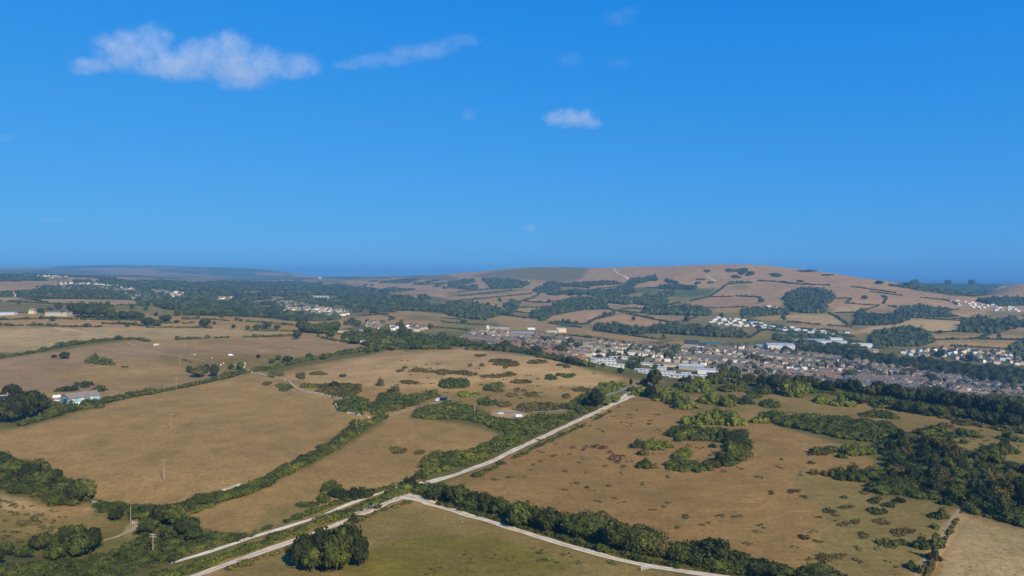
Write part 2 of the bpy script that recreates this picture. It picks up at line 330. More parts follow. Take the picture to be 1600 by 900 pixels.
# ------------------------------------------------------------------ ground sheet with the colours of its fields
T = (.30, .195, .082); PK = (.345, .215, .115); L = (.37, .262, .140); O = (.185, .150, .052); G = (.080, .115, .034); D = (.175, .140, .062)
WF = (.045, .055, .022); SD = (.42, .31, .18); TG = (.205, .150, .055); GR = (.115, .105, .030); PD = (.295, .188, .105); TR = (.25, .158, .066); OG = (.150, .132, .026); DM = (.40, .275, .135); TM = (.285, .18, .074)
FIELDS = [
 (GR, '180 436;320 436;470 439;560 443;660 460;760 478;830 500;1000 525;1120 545;1000 590;900 575;840 555;760 545;640 549;560 528;470 505;400 495;230 494;215 470;30 468;-200 470;-200 455;60 455;100 440'),
 (GR, '840 556;920 573;985 592;1100 600;1250 598;1420 612;1600 645;1900 660;1900 545;1600 535;1450 545;1300 525;1150 535;1000 530'),
 ((.17, .15, .105), '722 527;740 517;800 520;900 533;1000 541;1110 545;1200 545;1300 560;1420 578;1560 602;1700 630;1700 660;1500 640;1420 612;1250 600;1120 592;1030 570;925 560;840 560;740 546'),
 (PK, '-200 437;95 441;90 449;-200 452'), (O, '50 430;105 431;105 440;40 438'), (T, '-200 434;40 434;40 437;-200 438'), (L, '190 441;238 444;225 448;195 445'),
 (L, '-200 466;32 465;20 470;-200 471'), (L, '50 467;160 468;200 469;216 473;217 477;150 475;75 474'),
 (O, '-200 472;75 475;150 477;217 479;240 481;240 493;200 486;110 484;100 489;-200 484'), (T, '-200 487;70 491;90 494;240 496;240 500;-200 500'),
 (O, '230 478;240 478;255 484;288 487;284 492;230 493'), (T, '395 478;430 478;428 484;396 482'), (L, '440 472;460 473;480 478;450 480'),
 (T, '533 444;571 446;568 448.5;540 447'), (PK, '571 446;615 449;609 454;569 449'), (T, '653 440;700 435;715 435;715 440;690 443;655 444'), (T, '673 449;703 444;703 449;680 451'),
 (T, '645 452;680 453;678 456;648 455'), (PK, '608 459;640 457;657 461;652 464;610 463'), (T, '560 441;620 441;640 445;590 444'), (PK, '620 437;650 434;645 439'),
 (T, '611 487;640 485;679 490;716 493;716 498;679 494'), (T, '521 503;560 495;590 492;602 493;614 499;592 505;560 505;535 507'), (T, '592 505;615 499;660 500;700 504;700 512;640 508'),
 (T, '400 500;470 502;540 505;558 511;530 514;460 510;400 506'), (PD, '460 527;520 529;600 545;590 552;500 565;430 577;300 577;240 560;330 545;400 530'),
 (T, '690 435;715 435;713 441;690 442'), (PK, '718 430;748 427;748 434;722 435'), (L, '740 445;768 439;768 451;745 453'), (O, '714 450;740 442;742 454;716 455'),
 (O, '700 456;740 457;800 452;830 452;790 459;740 462;700 464'), (T, '696 470;760 463;830 458;872 460;835 465;805 474;760 480;720 478;696 476'),
 (PK, '820 471;845 461;882 461;896 466;882 474;850 473'), (T, '812 472;850 474;875 476;868 480;815 481'), (L, '798 486;830 480;870 479;860 484;830 489'), (O, '788 486;822 490;820 497;795 493'),
 (PK, '842 497;880 489;910 484;935 484;958 488;930 498;915 507;870 502'), (O, '690 504;720 497;780 502;775 508;750 513;690 507'), (O, '600 513;690 507;735 512;735 517;640 520'),
 (G, '862 505;890 505;908 511;880 512'), (T, '828 506;858 507;874 511;870 516;830 511'), (PK, '813 446;840 441;862 438;852 447;820 450'), (PK, '862 440;884 440;886 446;858 447'), (T, '867 446;924 443;926 450;872 452'),
 (O, '870 452;905 450;930 452;925 458;880 458'), (T, '880 458;930 457;935 462;900 464'),
 (D, '740 431;780 423;830 417.5;922 418;906 436;882 441;800 436;750 434'), (D, '640 432;700 430;720 437;660 438'),
 (G, '970 452;1000 448;1037 453;1035 458;985 460'), (G, '1030 465;1055 452;1120 450;1108 463;1080 464'), (O, '1030 466;1085 464;1102 467;1060 475;1030 471'), (PK, '993 446;1020 439;1066 446;1020 450'),
 (T, '973 460;1000 458;1010 463;985 467'), (O, '1140 444;1165 444;1165 452;1145 452'), (PK, '1055 477;1110 467;1190 464;1190 479;1080 481'), (T, '1105 483;1170 481;1170 489;1110 488'),
 (T, '938 480;960 474;1015 482;1012 490;960 488'), (PK, '918 486;945 486;962 490;920 503'), (PK, '918 504;970 490;1050 504;1000 514;960 513'), (PD, '985 491;1040 492;1092 494;1062 503;1045 503'),
 (T, '1048 510;1090 508;1165 514;1165 523;1120 522;1050 515'), (T, '918 518;1040 528;1032 533;980 533;918 523'), (T, '895 524;960 532;1003 540;940 543;890 532'), (O, '1058 524;1120 532;1122 538;1060 530'), (T, '1035 536;1062 531;1122 539;1180 540;1120 546;1060 543'),
 (T, '1178 497;1222 491;1222 500;1190 501'), (L, '1227 492;1300 491;1324 510;1260 507;1230 502'), (T, '1213 507;1250 507;1320 512;1352 518;1342 524;1220 513'), (L, '1295 487;1330 476;1360 480;1340 488'), (T, '1300 468;1330 466;1325 474;1300 477'),
 (O, '1165 523;1190 515;1250 520;1330 524;1330 528;1240 526;1170 528'), (PK, '1328 468;1380 470;1388 478;1350 478;1325 476'), (T, '1355 482;1412 484;1395 492;1350 489'),
 (PK, '1388 462;1480 470;1496 484;1420 485;1385 476'), (L, '1335 518;1360 511;1420 498;1536 503;1502 517;1440 521;1370 518'), (T, '1445 524;1540 523;1522 530;1460 531'), (T, '1453 535;1590 533;1572 545;1480 541'), (T, '1540 523;1620 525;1620 530;1545 529'),
 (PK, '1482 487;1540 485;1530 498;1490 497'), (T, '1550 501;1620 491;1620 506;1545 503'), (T, '1540 512;1620 507;1620 518;1560 514'), (PD, '1500 462;1560 448;1700 440;1700 465;1560 466'), ((.06, .065, .03), '1385 445;1420 443.5;1565 444.5;1548 456;1528 464;1490 462;1440 455'),
 # the hill top around the camera
 (L, '-60 514;90 513;172 528;60 548;-60 557'), (L, '95 512;330 514;460 520;330 526;230 530;178 527'), (PD, '-60 570;100 546;230 536;400 558;384 579;160 628;100 606;-60 612'), (T, '60 585;200 560;300 568;280 600;180 615;140 600'), (PK, '-60 501;240 502;330 508;80 510;-60 509'),
 (TR, '690 757;880 675;985 620;1100 600;1300 615;1640 660;1640 940;1250 925;1060 870;900 830;760 785'), (TM, '300 833;400 838;640 752;660 700;790 685;740 655;640 650;580 660;480 725;380 775;300 810'),
 (TG, '420 792;520 790;650 790;780 822;1010 887;1100 920;300 925;330 905'), (OG, '520 880;640 835;760 838;900 880;840 915;580 915'), (TG, '-60 770;120 795;250 840;350 870;270 930;-60 930'), (GR, '-60 850;120 830;240 815;330 840;400 850;290 900;200 920;-60 920'), (T, '60 790;130 790;140 805;80 812'), (L, '0 765;40 775;70 800;0 800'),
 (GR, '145 780;240 797;375 764;470 720;550 660;600 650;600 660;545 695;470 735;380 775;290 805;300 830;400 838;560 790;650 755;655 762;500 815;420 840;300 865;240 830;180 815;140 800'),
 (GR, '655 755;672 712;735 705;785 685;740 665;640 652;660 630;720 628;760 645;800 650;880 646;970 612;985 610;880 675;760 728;690 757'), (GR, '650 762;760 780;900 822;1060 862;1250 900;1330 925;1120 915;1000 885;860 845;700 792'),
 (GR, '795 643;830 632;890 630;960 600;990 604;935 625;880 643'), (TG, '870 585;960 585;985 600;930 612;880 610'), (DM, '440 592;560 560;720 547;860 561;972 592;930 606;840 602;760 598;640 606;520 602'), (TG, '650 618;760 612;890 618;890 632;760 640;650 632'), (GR, '1000 600;1130 590;1300 606;1450 622;1620 650;1620 662;1440 640;1300 625;1150 612;1040 625'),
 (TG, '1060 630;1200 620;1350 635;1600 670;1620 740;1480 740;1350 690;1180 645;1080 650'), (GR, '1180 648;1330 655;1400 672;1500 700;1620 735;1620 830;1500 795;1360 775;1380 725;1300 690;1200 662'),
 (TG, '1230 740;1350 750;1360 775;1480 785;1430 900;1250 890;1300 820'), (L, '1508 806;1640 835;1640 940;1446 940'), (SD, '1490 795;1510 803;1450 905;1425 905'),
 (SD, '770 645;800 641;830 650;800 655;765 652'), (SD, '130 792;155 790;155 798;135 800'), (SD, '190 828;232 815;236 822;200 838'), (SD, '80 622;112 626;112 634;85 634'),
 (GR, '-60 630;70 620;120 635;160 628;380 580;388 584;200 622;120 645;40 668;-60 685'), (GR, '-60 555;60 548;170 528;225 530;170 536;100 548;-60 568'), (GR, '380 578;440 562;600 546;600 550;480 572;430 584'),
 (GR, '-60 720;60 728;150 778;140 792;60 785;-60 760'), (SD, '340 570;380 565;385 572;350 578'), (TG, '250 555;440 553;430 575;330 580;250 570'),
]
ucol = np.zeros((NS, NU, 3)); tt = np.array(T); pk = np.array(PK)
f1 = fnoise(XG/700+4, YG/500, 21)
base = np.where((YG < 1150)[..., None], tt, np.where((YG < 2000)[..., None], np.array(O), pk))
f1 = f1+fnoise(XG/260, YG/400, 23)*.8
far = np.where((f1 > .16)[..., None], np.array(PK)*.8, np.array((.06, .075, .045)))
ucol[:] = np.where((YG > 4600)[..., None], far, base)
left = (UG[None, :] < -0.2) & (YG < 1500); ucol[left] = tt
_q = np.clip(250/YG, .03, 1)
WX = XG + fnoise(XG*.11*_q, YG*.05*_q, 31, 4)*YG*.006; WY = YG + fnoise(XG*.11*_q+9, YG*.05*_q, 33, 4)*YG*.012
VP = fnoise(XG/210, YG/330, 51)+.5*fnoise(XG/90, YG/160, 52)
for fi, (col, s) in enumerate(FIELDS):
    p = wpoly(s); x0, y0 = p.min(0); x1, y1 = p.max(0)
    js = np.where((YS >= y0*.98) & (YS <= y1*1.02))[0]
    if len(js) == 0: continue
    a, b_ = js[0], js[-1]+1
    mx, my = WX[a:b_], WY[a:b_]
    sel = (mx >= x0) & (mx <= x1) & (my >= y0) & (my <= y1)
    r = np.zeros(sel.shape, bool); r[sel] = inside(p, mx[sel], my[sel])
    if fi == 0:                                        # small mixed fields show through the gaps of the valley wood
        q = VP[a:b_]; ucol[a:b_][r] = np.where((q > .22)[..., None], np.array(T), np.where((q > -.05)[..., None], np.array(O), np.array(GR)))[r]; continue
    k = random.uniform(.86, 1.12) if p[:, 1].mean() > 1200 else random.uniform(.96, 1.05)
    ucol[a:b_][r] = np.array(col)*k*np.array((1+random.uniform(-.04, .04), 1, 1+random.uniform(-.06, .06)))
ucol *= np.array((.885, .825, .645))
for _ in range(2):
    ucol[1:-1] = (ucol[:-2]+2*ucol[1:-1]+ucol[2:])/4; ucol[:, 1:-1] = (ucol[:, :-2]+2*ucol[:, 1:-1]+ucol[:, 2:])/4
idx = np.arange(NS*NU).reshape(NS, NU)
gq = np.stack([idx[:-1, :-1], idx[:-1, 1:], idx[1:, 1:], idx[1:, :-1]], -1).reshape(-1, 4)
gm = mesh_np('ground', np.stack([XG, YG, ZG], -1).reshape(-1, 3), [gq], [M['ground']], smooth=True)
ca = gm.color_attributes.new('land', 'FLOAT_COLOR', 'POINT')
ca.data.foreach_set('color', np.concatenate([ucol.reshape(-1, 3), np.ones((NS*NU, 1))], 1).astype(np.float32).ravel())
tag(link('ground', gm), 'dry rolling pasture, hill and downland', None, None, 'structure')

def sea():
    m, n, b = newmat('sea_water'); P = position(n)
    b.inputs['Base Color'].default_value = (.003, .03, .09, 1); b.inputs['Roughness'].default_value = .55; b.inputs['Specular IOR Level'].default_value = .15
    bump(n, b, noise(n, mapping(n, P, (.02, .05, .02)), 1.0, 4), 2.0, .7)
    me = bpy.data.meshes.new('sea'); E = 150000
    me.from_pydata([(-E, 2500, -100), (E, 2500, -100), (E, E, -100), (-E, E, -100)], [], [(0, 1, 2, 3)]); me.materials.append(m)
    tag(link('sea', me), 'blue sea beyond the ridge', None, None, 'structure')
sea()

# ------------------------------------------------------------------ tracks, lanes and paths
def strip(name, s, width, mat, label, lift=.10, step=3.0, wj=.34, px_step=None):
    q = wline(s, step) if isinstance(s, str) else s
    t = np.gradient(q, axis=0); t /= np.hypot(t[:, 0], t[:, 1])[:, None]+1e-9; nr = np.stack([-t[:, 1], t[:, 0]], 1)
    w = np.interp(np.linspace(0, 1, len(q)), np.linspace(0, 1, len(width)), width) if hasattr(width, '__len__') else np.full(len(q), float(width))
    V = []; K = 5; uv = []
    jl = fnoise(q[:, 0]/9, q[:, 1]/9, 41)*wj; jr = fnoise(q[:, 0]/9+50, q[:, 1]/9, 43)*wj
    for k in range(K):
        f = k/(K-1); off = ((f-.5)+(jl*(1-f)+jr*f)*.8)[:, None]*w[:, None]
        p = q+nr*off; z = height(p[:, 0], p[:, 1])+lift
        V.append(np.stack([p[:, 0], p[:, 1], z], 1)); uv.append(f)
    V = np.stack(V, 1); n = len(q)
    ii = np.arange(n*K).reshape(n, K)
    fq = np.stack([ii[:-1, :-1], ii[:-1, 1:], ii[1:, 1:], ii[1:, :-1]], -1).reshape(-1, 4)[:, ::-1]
    me = mesh_np(name, V.reshape(-1, 3), [fq], [mat], smooth=True)
    ul = me.uv_layers.new(name='UVMap'); vi = np.zeros(len(me.loops), np.int32); me.loops.foreach_get('vertex_index', vi)
    ul.data.foreach_set('uv', np.stack([np.array(uv)[vi % K], (vi//K)*step/10.0], 1).astype(np.float32).ravel())
    return tag(link(name, me), label, None, None, 'structure')
strip('track', '1000 612;986 617;975 624;940 640;880 668;830 691;760 725;700 746;655 758', (12, 5.6, 4.2, 4.2, 4.4, 4.2, 4.8), M['gravel'], 'white gravel track climbing to the road junction')
strip('track', '672 752;660 762;630 775;600 788;540 815;480 838;400 866;300 901;240 925', (4, 7, 5, 4.2, 4, 4, 4, 4, 4), M['gravel'], 'gravel track running down to the lower frame edge', .13)
strip('track', '632 775;655 780;700 795;780 820;860 845;940 868;1010 885;1090 896;1180 910', (7, 5, 3.6, 3.4, 3.2, 3.2, 3.2, 3), M['gravel'], 'gravel track below the tall hedge', .16)
strip('path', '268 880;330 862;400 838;440 826;500 808;540 790;580 775;628 760', (2.2, 2.4, 2.8, 2.6, 2.4, 2.6, 2.2, 2.0), M['concrete'], 'narrow bright white path beside the field', .12)
strip('road', '1002 598;985 604;965 612;940 620;920 630;895 638;860 643;800 645;772 643', (4, 5, 6, 5, 4, 3.6, 3.6, 4, 4), M['tarmac'], 'narrow grey tarmac lane to the parking place', .09)
strip('path', '702 624;680 629;640 641;605 650;580 656;555 674;520 696;480 718;430 743;385 762', (3, 3, 3, 3.2, 3.4, 2.2, 2, 2, 1.8, 1.6), M['dirt'], 'pale earth path between the scrub banks', .09)
strip('path', '598 650;560 668;535 690;500 706', (2, 1.4, 1.4, 1.2), M['dirt'], 'second earth rut beside the scrub bank', .14)
strip('path', '232 816;205 828;185 838;160 845', (2.4, 2.0, 1.6, 1.2), M['dirt'], 'short earth path in the rough pasture', .09)
strip('path', '1499 795;1480 825;1462 855;1440 888;1425 915', (1.2, 1.6, 1.6, 1.8, 1.8), M['dirt'], 'dry footpath beside the pale stubble field', .10)
strip('path', '200 535;215 543;240 549;262 554;290 559;320 564', (3.5, 2.4, 2, 2, 2, 2), M['dirt'], 'pale path over the cattle field', .09)
strip('parking_place', '676 627;690 625;702 623', (4, 6, 5), M['tarmac'], 'small gravelled parking place by the scrub', .12)
strip('path', '959 419;962 424;966 428;974 430.5;980 434;983 438', (4, 4, 5, 4, 9, 13), M['chalk'], 'white chalk track zigzagging up the ridge', .5, 12)
strip('path', '1104 431;1110 435;1118 439.5', (6, 6, 8), M['chalk'], 'white chalk scar on the ridge slope', .5, 12)
# ------------------------------------------------------------------ foliage
def _ico(sub):
    bm = bmesh.new(); bmesh.ops.create_icosphere(bm, subdivisions=sub, radius=1.0)
    V = np.array([v.co[:] for v in bm.verts]); Fc = np.array([[v.index for v in f.verts] for f in bm.faces]); bm.free(); return V, Fc
ICO1, ICO2 = _ico(1), _ico(2)
def foliage(blobs, leaf, cover=1.0, low=-.25, core=.86, ico=None, jit=.12, r=rng):
    """leafy mass: every blob (x,y,z,rx,ry,rz) is a shaded core with many leaf sprays standing on its skin"""
    B = np.asarray(blobs, float); iv, jf = ico or ICO1; n = len(B)
    sc = core*(1+r.uniform(-jit, jit, (n, len(iv), 1)))
    V = (B[:, None, :3] + iv[None]*sc*B[:, None, 3:]); Vs = [V.reshape(-1, 3)]
    Fs = [(jf[None]+(np.arange(n)*len(iv))[:, None, None]).reshape(-1, 3)]; Q = []
    if cover > 0:
        rad = (B[:, 3]*B[:, 4]*B[:, 5])**(1/3); lf = np.broadcast_to(np.asarray(leaf, float), (n,))
        cnt = np.maximum(6, cover*2.2*math.pi*rad**2/lf**2).astype(int); k = np.repeat(np.arange(n), cnt); m = len(k)
        z = r.uniform(low, 1, m); a = r.uniform(0, 2*math.pi, m); h = np.sqrt(1-z*z); d = np.stack([h*np.cos(a), h*np.sin(a), z], 1)
        ph = r.uniform(0, 6.28, (n, 4))
        lump = 1.0+.10*np.sin(3*a+ph[k, 0])*np.cos(4*z+ph[k, 1])+.09*np.sin(5*a+ph[k, 2]+3*z)+r.uniform(-.12, .08, m)
        c = B[k, :3]+d*B[k, 3:]*lump[:, None]
        nn = d+r.normal(0, .45, (m, 3)); nn /= np.linalg.norm(nn, axis=1)[:, None]
        t = np.cross(nn, r.normal(0, 1, (m, 3))); t /= np.linalg.norm(t, axis=1)[:, None]+1e-9; b = np.cross(nn, t)
        s1 = (lf[k]*r.uniform(.45, .95, m))[:, None]; s2 = (lf[k]*r.uniform(.35, .8, m))[:, None]
        q = np.stack([c-t*s1, c-b*s2, c+t*s1, c+b*s2], 1).reshape(-1, 3)
        off = len(Vs[0]); Vs.append(q); Q = np.arange(m*4).reshape(m, 4)+off
    return np.concatenate(Vs), [np.concatenate(Fs)]+([Q] if len(Q) else [])
def px_m(Y): return Y/F
def fill(poly, d, r=rng, jitter=.45):
    x0, y0 = poly.min(0); x1, y1 = poly.max(0)
    gx, gy = np.meshgrid(np.arange(x0-d, x1+d, d), np.arange(y0-d, y1+d, d)); gx[1::2] += d/2
    gx = gx+r.uniform(-jitter, jitter, gx.shape)*d; gy = gy+r.uniform(-jitter, jitter, gy.shape)*d
    k = inside(poly, gx.ravel(), gy.ravel()); return gx.ravel()[k], gy.ravel()[k]
def leaf_for(Y): return np.clip(np.asarray(Y)/F*1.65, .5, 8.0)
def mass(name, xs, ys, rr, hh, mat, label, cat='scrub', kind=None, group=None, cover=.9, ico=None, lift=0.0):
    """one leafy object from many blobs standing on the ground"""
    xs = np.asarray(xs); ys = np.asarray(ys); n = len(xs)
    if n == 0: return None
    sz = np.clip(np.exp(rng.normal(0, .32, n)), .42, 1.7); rr = np.broadcast_to(rr, (n,))*sz; hh = np.broadcast_to(hh, (n,))*sz*rng.uniform(.75, 1.2, n)
    z = height(xs, ys)
    B = np.stack([xs, ys, z+hh*.35, rr*rng.uniform(.85, 1.2, n), rr*rng.uniform(.85, 1.2, n), hh*.65], 1)
    V, Fs = foliage(B, leaf_for(ys), cover, ico=ico)
    o = link(name, mesh_np(name, V, Fs, [M[mat]])); return tag(o, label, None if kind in ('stuff', 'structure') else cat, group, kind)
def hedge(s, label, w=2.5, h=2.5, mat='bank', gap=0.0, cover=.9, cat='hedge', group=None):
    q = wline(s, max(w*.75, 1.2)); n = len(q); Ym = q[:, 1].mean()
    keep = fnoise(q[:, 0]/(Ym*.03), q[:, 1]/(Ym*.03), 61)+.5 > gap; q = q[keep] if keep.sum() > 3 else q
    rows = 2 if w > 3 and Ym < 900 else 1
    q = np.repeat(q, rows, 0)+rng.normal(0, w*.22, (len(q)*rows, 2))
    nz = fnoise(q[:, 0]/(14+Ym*.01), q[:, 1]/(14+Ym*.01), 63)
    return mass('hedge', q[:, 0], q[:, 1], w*.62*(1+.5*np.maximum(nz, -.6)), h*(1+.8*np.maximum(nz, -.6)), mat, label, cat, None, group, cover, ICO1)
def patch_poly(name, s, label, d, h, mat, cat='scrub', kind=None, cover=.9, group=None):
    x, y = fill(wpoly(s), d); return mass(name, x, y, d*.72, h, mat, label, cat, kind, group, cover)
def row_label(look, i, n, place): return '%s, %s from left %s' % (look, nth(i+1), place) if n > 1 else '%s %s' % (look, place)

# crown and trunk shapes shared by the single trees and bushes
def crown_mesh(name, seed, flat=.85, lobes=15, leaf=.115, mat='dark', spread=.62):
    r = np.random.default_rng(seed); B = [(0, 0, .5, .62, .62, .48)]
    for i in range(lobes):
        a = 2*math.pi*i/lobes*2.4+r.uniform(-.4, .4); e = r.uniform(-.15, 1)
        h = math.sqrt(max(0, 1-max(e, 0)**2)); s = r.uniform(.26, .42)
        B.append((math.cos(a)*h*spread*r.uniform(.8, 1.1), math.sin(a)*h*spread*r.uniform(.8, 1.1), .5+e*.40*r.uniform(.8, 1.1), s, s, s*flat))
    V, Fs = foliage(B, leaf, 1.0, -.6, .84, ICO1, r=r); V[:, 2] = np.maximum(V[:, 2], .02)
    return mesh_np(name, V, Fs, [M[mat]])
def trunk_mesh(seed):
    r = random.Random(seed); b = MB(); b.tube((0, 0, -.06), (.01, .01, .32), .055, .04, 7)
    for i in range(4):
        a = i*1.6+r.random(); b.tube((.01, .01, .24+.03*i), (.28*math.cos(a), .28*math.sin(a), .55+.08*r.random()), .028, .01, 5)
    return b.me('trunk', M['bark'])
CROWNS = {k: [crown_mesh('crown', 100+17*i+len(k), mat=k, lobes=13+3*i) for i in range(3)] for k in ('dark', 'mid', 'bright', 'olive', 'wood')}
TRUNKS = [trunk_mesh(i) for i in range(2)]
SHRUBS_UNUSED = 0 and {k: [crown_mesh('shrub', 300+13*i, flat=.7, mat=k, lobes=10+4*i, spread=.68, leaf=.13) for i in range(3)] for k in ('dark', 'mid', 'bright', 'olive', 'brown', 'bank')}
def tree_at(x, y, w, h, kind, label, group=None, cat='tree'):
    """w, h in metres"""
    z = float(height(x, y)); root = bpy.data.objects.new('tree', None); COL.objects.link(root); root.location = (x, y, z); root.empty_display_size = 1
    root.rotation_euler = (0, 0, random.uniform(0, 6.28))
    link('trunk', random.choice(TRUNKS), root, sc=(h, h, h))
    link('crown', random.choice(CROWNS[kind]), root, loc=(0, 0, h*.015), sc=(w*.5*random.uniform(.92, 1.1), w*.5*random.uniform(.92, 1.1), h))
    return tag(root, label, cat, group)
def trees(s, look, place, kind='dark', group=None, hm=1.0):
    """'column base width height [kind letter]' per tree, photo pixels; placed on the ground they stand on"""
    L_ = sorted([t.split() for t in s.replace('\n', ';').split(';') if t.strip()], key=lambda t: float(t[0])); KS = dict(d='dark', m='mid', b='bright', o='olive')
    for i, t in enumerate(L_):
        px, py, w, h = map(float, t[:4]); X, Y, Z = ground_at(px, py); k = KS.get(t[4]) if len(t) > 4 else kind
        m = px_m(Y[0]); tree_at(X[0], Y[0]+w*m*.25, w*m, h*m*1.04*hm, k or kind, row_label(look, i, len(L_), place), group)
def shrubs(s, look, place, kind='mid', group=None, cat='shrub', hmul=1.0):
    L_ = sorted([t.split() for t in s.replace('\n', ';').split(';') if t.strip()], key=lambda t: float(t[0])); KS = dict(d='dark', m='mid', b='bright', o='olive', n='brown', k='bank')
    for i, t in enumerate(L_):
        px, py, w, h = map(float, t[:4]); X, Y, Z = ground_at(px, py); k = (KS.get(t[4]) if len(t) > 4 else kind) or kind
        m = px_m(Y[0]); W_ = w*m*.5; y = Y[0]+W_*.55; D_ = W_*random.uniform(.65, .95); H_ = h*m*.74*hmul
        d = max(1.0, min(2.6, W_*.38)); an = np.linspace(0, 2*math.pi, 16, endpoint=False); rr = 1+.16*np.sin(2*an+px)+.12*np.sin(3*an+py)+.08*np.sin(5*an+px*3)
        bx, by = fill(np.stack([X[0]+np.cos(an)*W_*rr, y+np.sin(an)*D_*rr], 1), d, jitter=.6)
        if len(bx) == 0: bx, by = np.array([X[0]]), np.array([y])
        q = ((bx-X[0])/W_)**2+((by-y)/D_)**2
        mass('shrub', bx, by, d*.78, H_*np.clip(1.15-.8*q, .35, 1.1), k, row_label(look, i, len(L_), place), cat, None, group, .85)

def patches(s, look, place, mat='olive', hm=1.2, d=None, group=None, cat='scrub'):
    """'column row width depth [height]': low scrub patches lying on the ground"""
    L_ = sorted([t.split() for t in s.replace('\n', ';').split(';') if t.strip()], key=lambda t: float(t[0]))
    for i, t in enumerate(L_):
        px, py, w, dd = map(float, t[:4]); a = np.linspace(0, 2*math.pi, 14, endpoint=False)
        rr = 1+.22*np.sin(2*a+px)+.15*np.sin(3*a+py)
        X, Y, Z = ground_at(px+np.cos(a)*w/2*rr, py+np.sin(a)*dd/2*rr); poly = np.stack([X, Y], 1)
        sz = max(.8, min(2.0+max(0, Y.mean()-900)*.0018, w*px_m(Y.mean())*.11)); x, y = fill(poly, sz, jitter=.7)
        hh = float(t[4]) if len(t) > 4 else hm
        mt = t[5] if len(t) > 5 else ('brown' if mat == 'olive' and i % 3 == 1 else mat)
        if len(x): mass('scrub_patch', x, y, sz*.75, hh, mt, row_label(look, i, len(L_), place), cat, None, group, .75)

# --- tall hedge under the cattle field
hedge('664 768;720 780;780 796;850 815;920 832;1000 851;1080 871;1150 887;1240 903;1320 920', 'thick tall hedge bank between the gravel track and the cattle field', 9.0, 4.0, 'mid')
hedge('690 788;760 808;850 834;930 857;1000 874;1060 886', 'low dark verge along the foot of the tall hedge', 2.2, 1.2, 'mid')
trees('''680 784 32 28 m;697 784 26 24 d;716 792 44 34 m;738 794 34 28 d;757 800 36 30 d;780 806 38 30 m;812 824 50 40 m;838 826 36 34 d;862 832 46 40 d;898 842 52 38 m;934 845 20 18 o
966 862 62 46 d;990 866 40 34 d;1012 868 42 32 m;1034 872 42 28 o;1064 881 42 28 m;1092 884 40 28 d;1122 886 64 42 d;1158 894 44 32 m;1188 902 50 26 d;1225 908 50 24 m;1265 912 44 22 d''',
 'leafy hedgerow tree', 'in the tall hedge under the cattle field', 'mid', 'trees of the tall hedge', .72)
# --- round bush group beside the lower track
trees('''472 888 50 38 d;486 897 48 34 m;503 884 56 46 d;522 898 60 44 m;540 884 56 48 d;559 888 38 40 d''', 'rounded dark tree', 'in the clump beside the lower track', 'dark', 'clump beside the lower track')
shrubs('551 818 18 11 d;640 764 22 18 d;655 749 18 12 m;590 795 10 7 o;470 845 14 8 m', 'small dark shrub', 'along the gravel track', 'dark')
hedge('650 760;612 776;560 796;500 817;440 839;380 863;300 890;250 905', 'rough green hedge strip between the white path and the gravel track', 4.0, 1.7, 'bank')
hedge('640 785;600 797;555 815;500 840;440 862;360 890', 'low grassy hedge along the lower side of the gravel track', 2.2, 1.0, 'olive', .2)
hedge('625 757;580 770;530 786;470 808;400 832;330 855;250 875', 'low dark hedge above the bright white path', 2.2, 1.0, 'mid', .15)
patches('520 766 42 14 1.6 mid;507 778 22 16 1.2;548 776 52 14 2.0 dark;480 790 30 8 1.0', 'dark bramble patch', 'on the narrow field above the white path', 'mid', 1.6)
patches('621 705 26 8 1.2;656 708 14 5 .9', 'small olive bush patch', 'alone in the middle field', 'olive', 1.2)
# --- scrub bank above the main track
patch_poly('scrub', '660 742;668 714;735 706;792 682;786 674;752 662;722 655;662 656;644 650;668 636;702 630;730 634;760 652;802 661;832 651;880 649;916 637;928 639;880 660;830 682;760 713;700 735', 'broad green bramble bank above the white gravel track', 3.4, 2.0, 'bank')
hedge('955 643;920 660;880 679;830 703;780 727;740 746', 'low green verge under the white gravel track', 2.2, .7, 'bank', .15)
patch_poly('scrub', '574 640;600 618;640 622;680 614;684 620;650 632;620 642;585 648', 'bright green scrub thicket beside the earth path', 3.0, 2.2, 'bank')
patch_poly('scrub', '526 632;545 622;572 627;570 642;540 646;530 642', 'dark scrub thicket inside the bend of the stone wall', 3.0, 2.4, 'mid')
patch_poly('scrub', '494 612;510 602;560 602;566 610;545 624;525 622', 'olive scrub mound above the stone wall', 2.6, 1.8, 'olive')
shrubs('563 649 12 9 b;612 618 20 14 o;594 603 14 9 o;665 612 4 7 d;520 606 20 9 d', 'shrub', 'around the earth path thickets', 'mid')
patches('485 604 30 7 1.4 mid;470 589 14 6 1.6;498 584 22 6 .6;536 588 8 3;445 606 26 9 1.2 mid;430 587 22 6 1.6 mid;417 600 10 5 1', 'small scrub patch', 'by the upper stone wall', 'olive', 1.2)
# --- scrub on the domed hill
patches('''750 556 13 3;785 565 44 6;840 566 36 5;793 570 34 6;790 574 8 3;753 571 7 3;735 571 5 2;885 573 12 4;875 571 8 3;660 580 40 5;690 582 30 6;722 583 44 6;738 586 12 4
775 588 44 6;797 585 20 5;815 597 38 5;812 598 16 4;860 591 18 6 1.6 mid;876 586 16 4;889 588 20 5 1.4 mid;712 602 38 14 2.4 bank;700 597 20 7 2.0 mid;770 606 32 10 1.8 bank;780 611 16 5 1 brown;730 617 26 8 1.4 bright;808 609 8 3;818 611 6 3;800 618 14 5 1 brown
830 618 18 5 1 brown;835 615 8 3;885 620 14 5 1.2;912 610 30 7 .9 brown;908 572 4 2;760 630 30 9 2 mid;785 632 30 7 1 brown;640 598 30 5;655 577 14 3;625 580 9 3;632 575 8 3''', 'low dark scrub patch', 'on the domed hill field', 'olive', .8, group='scrub patches on the domed hill')
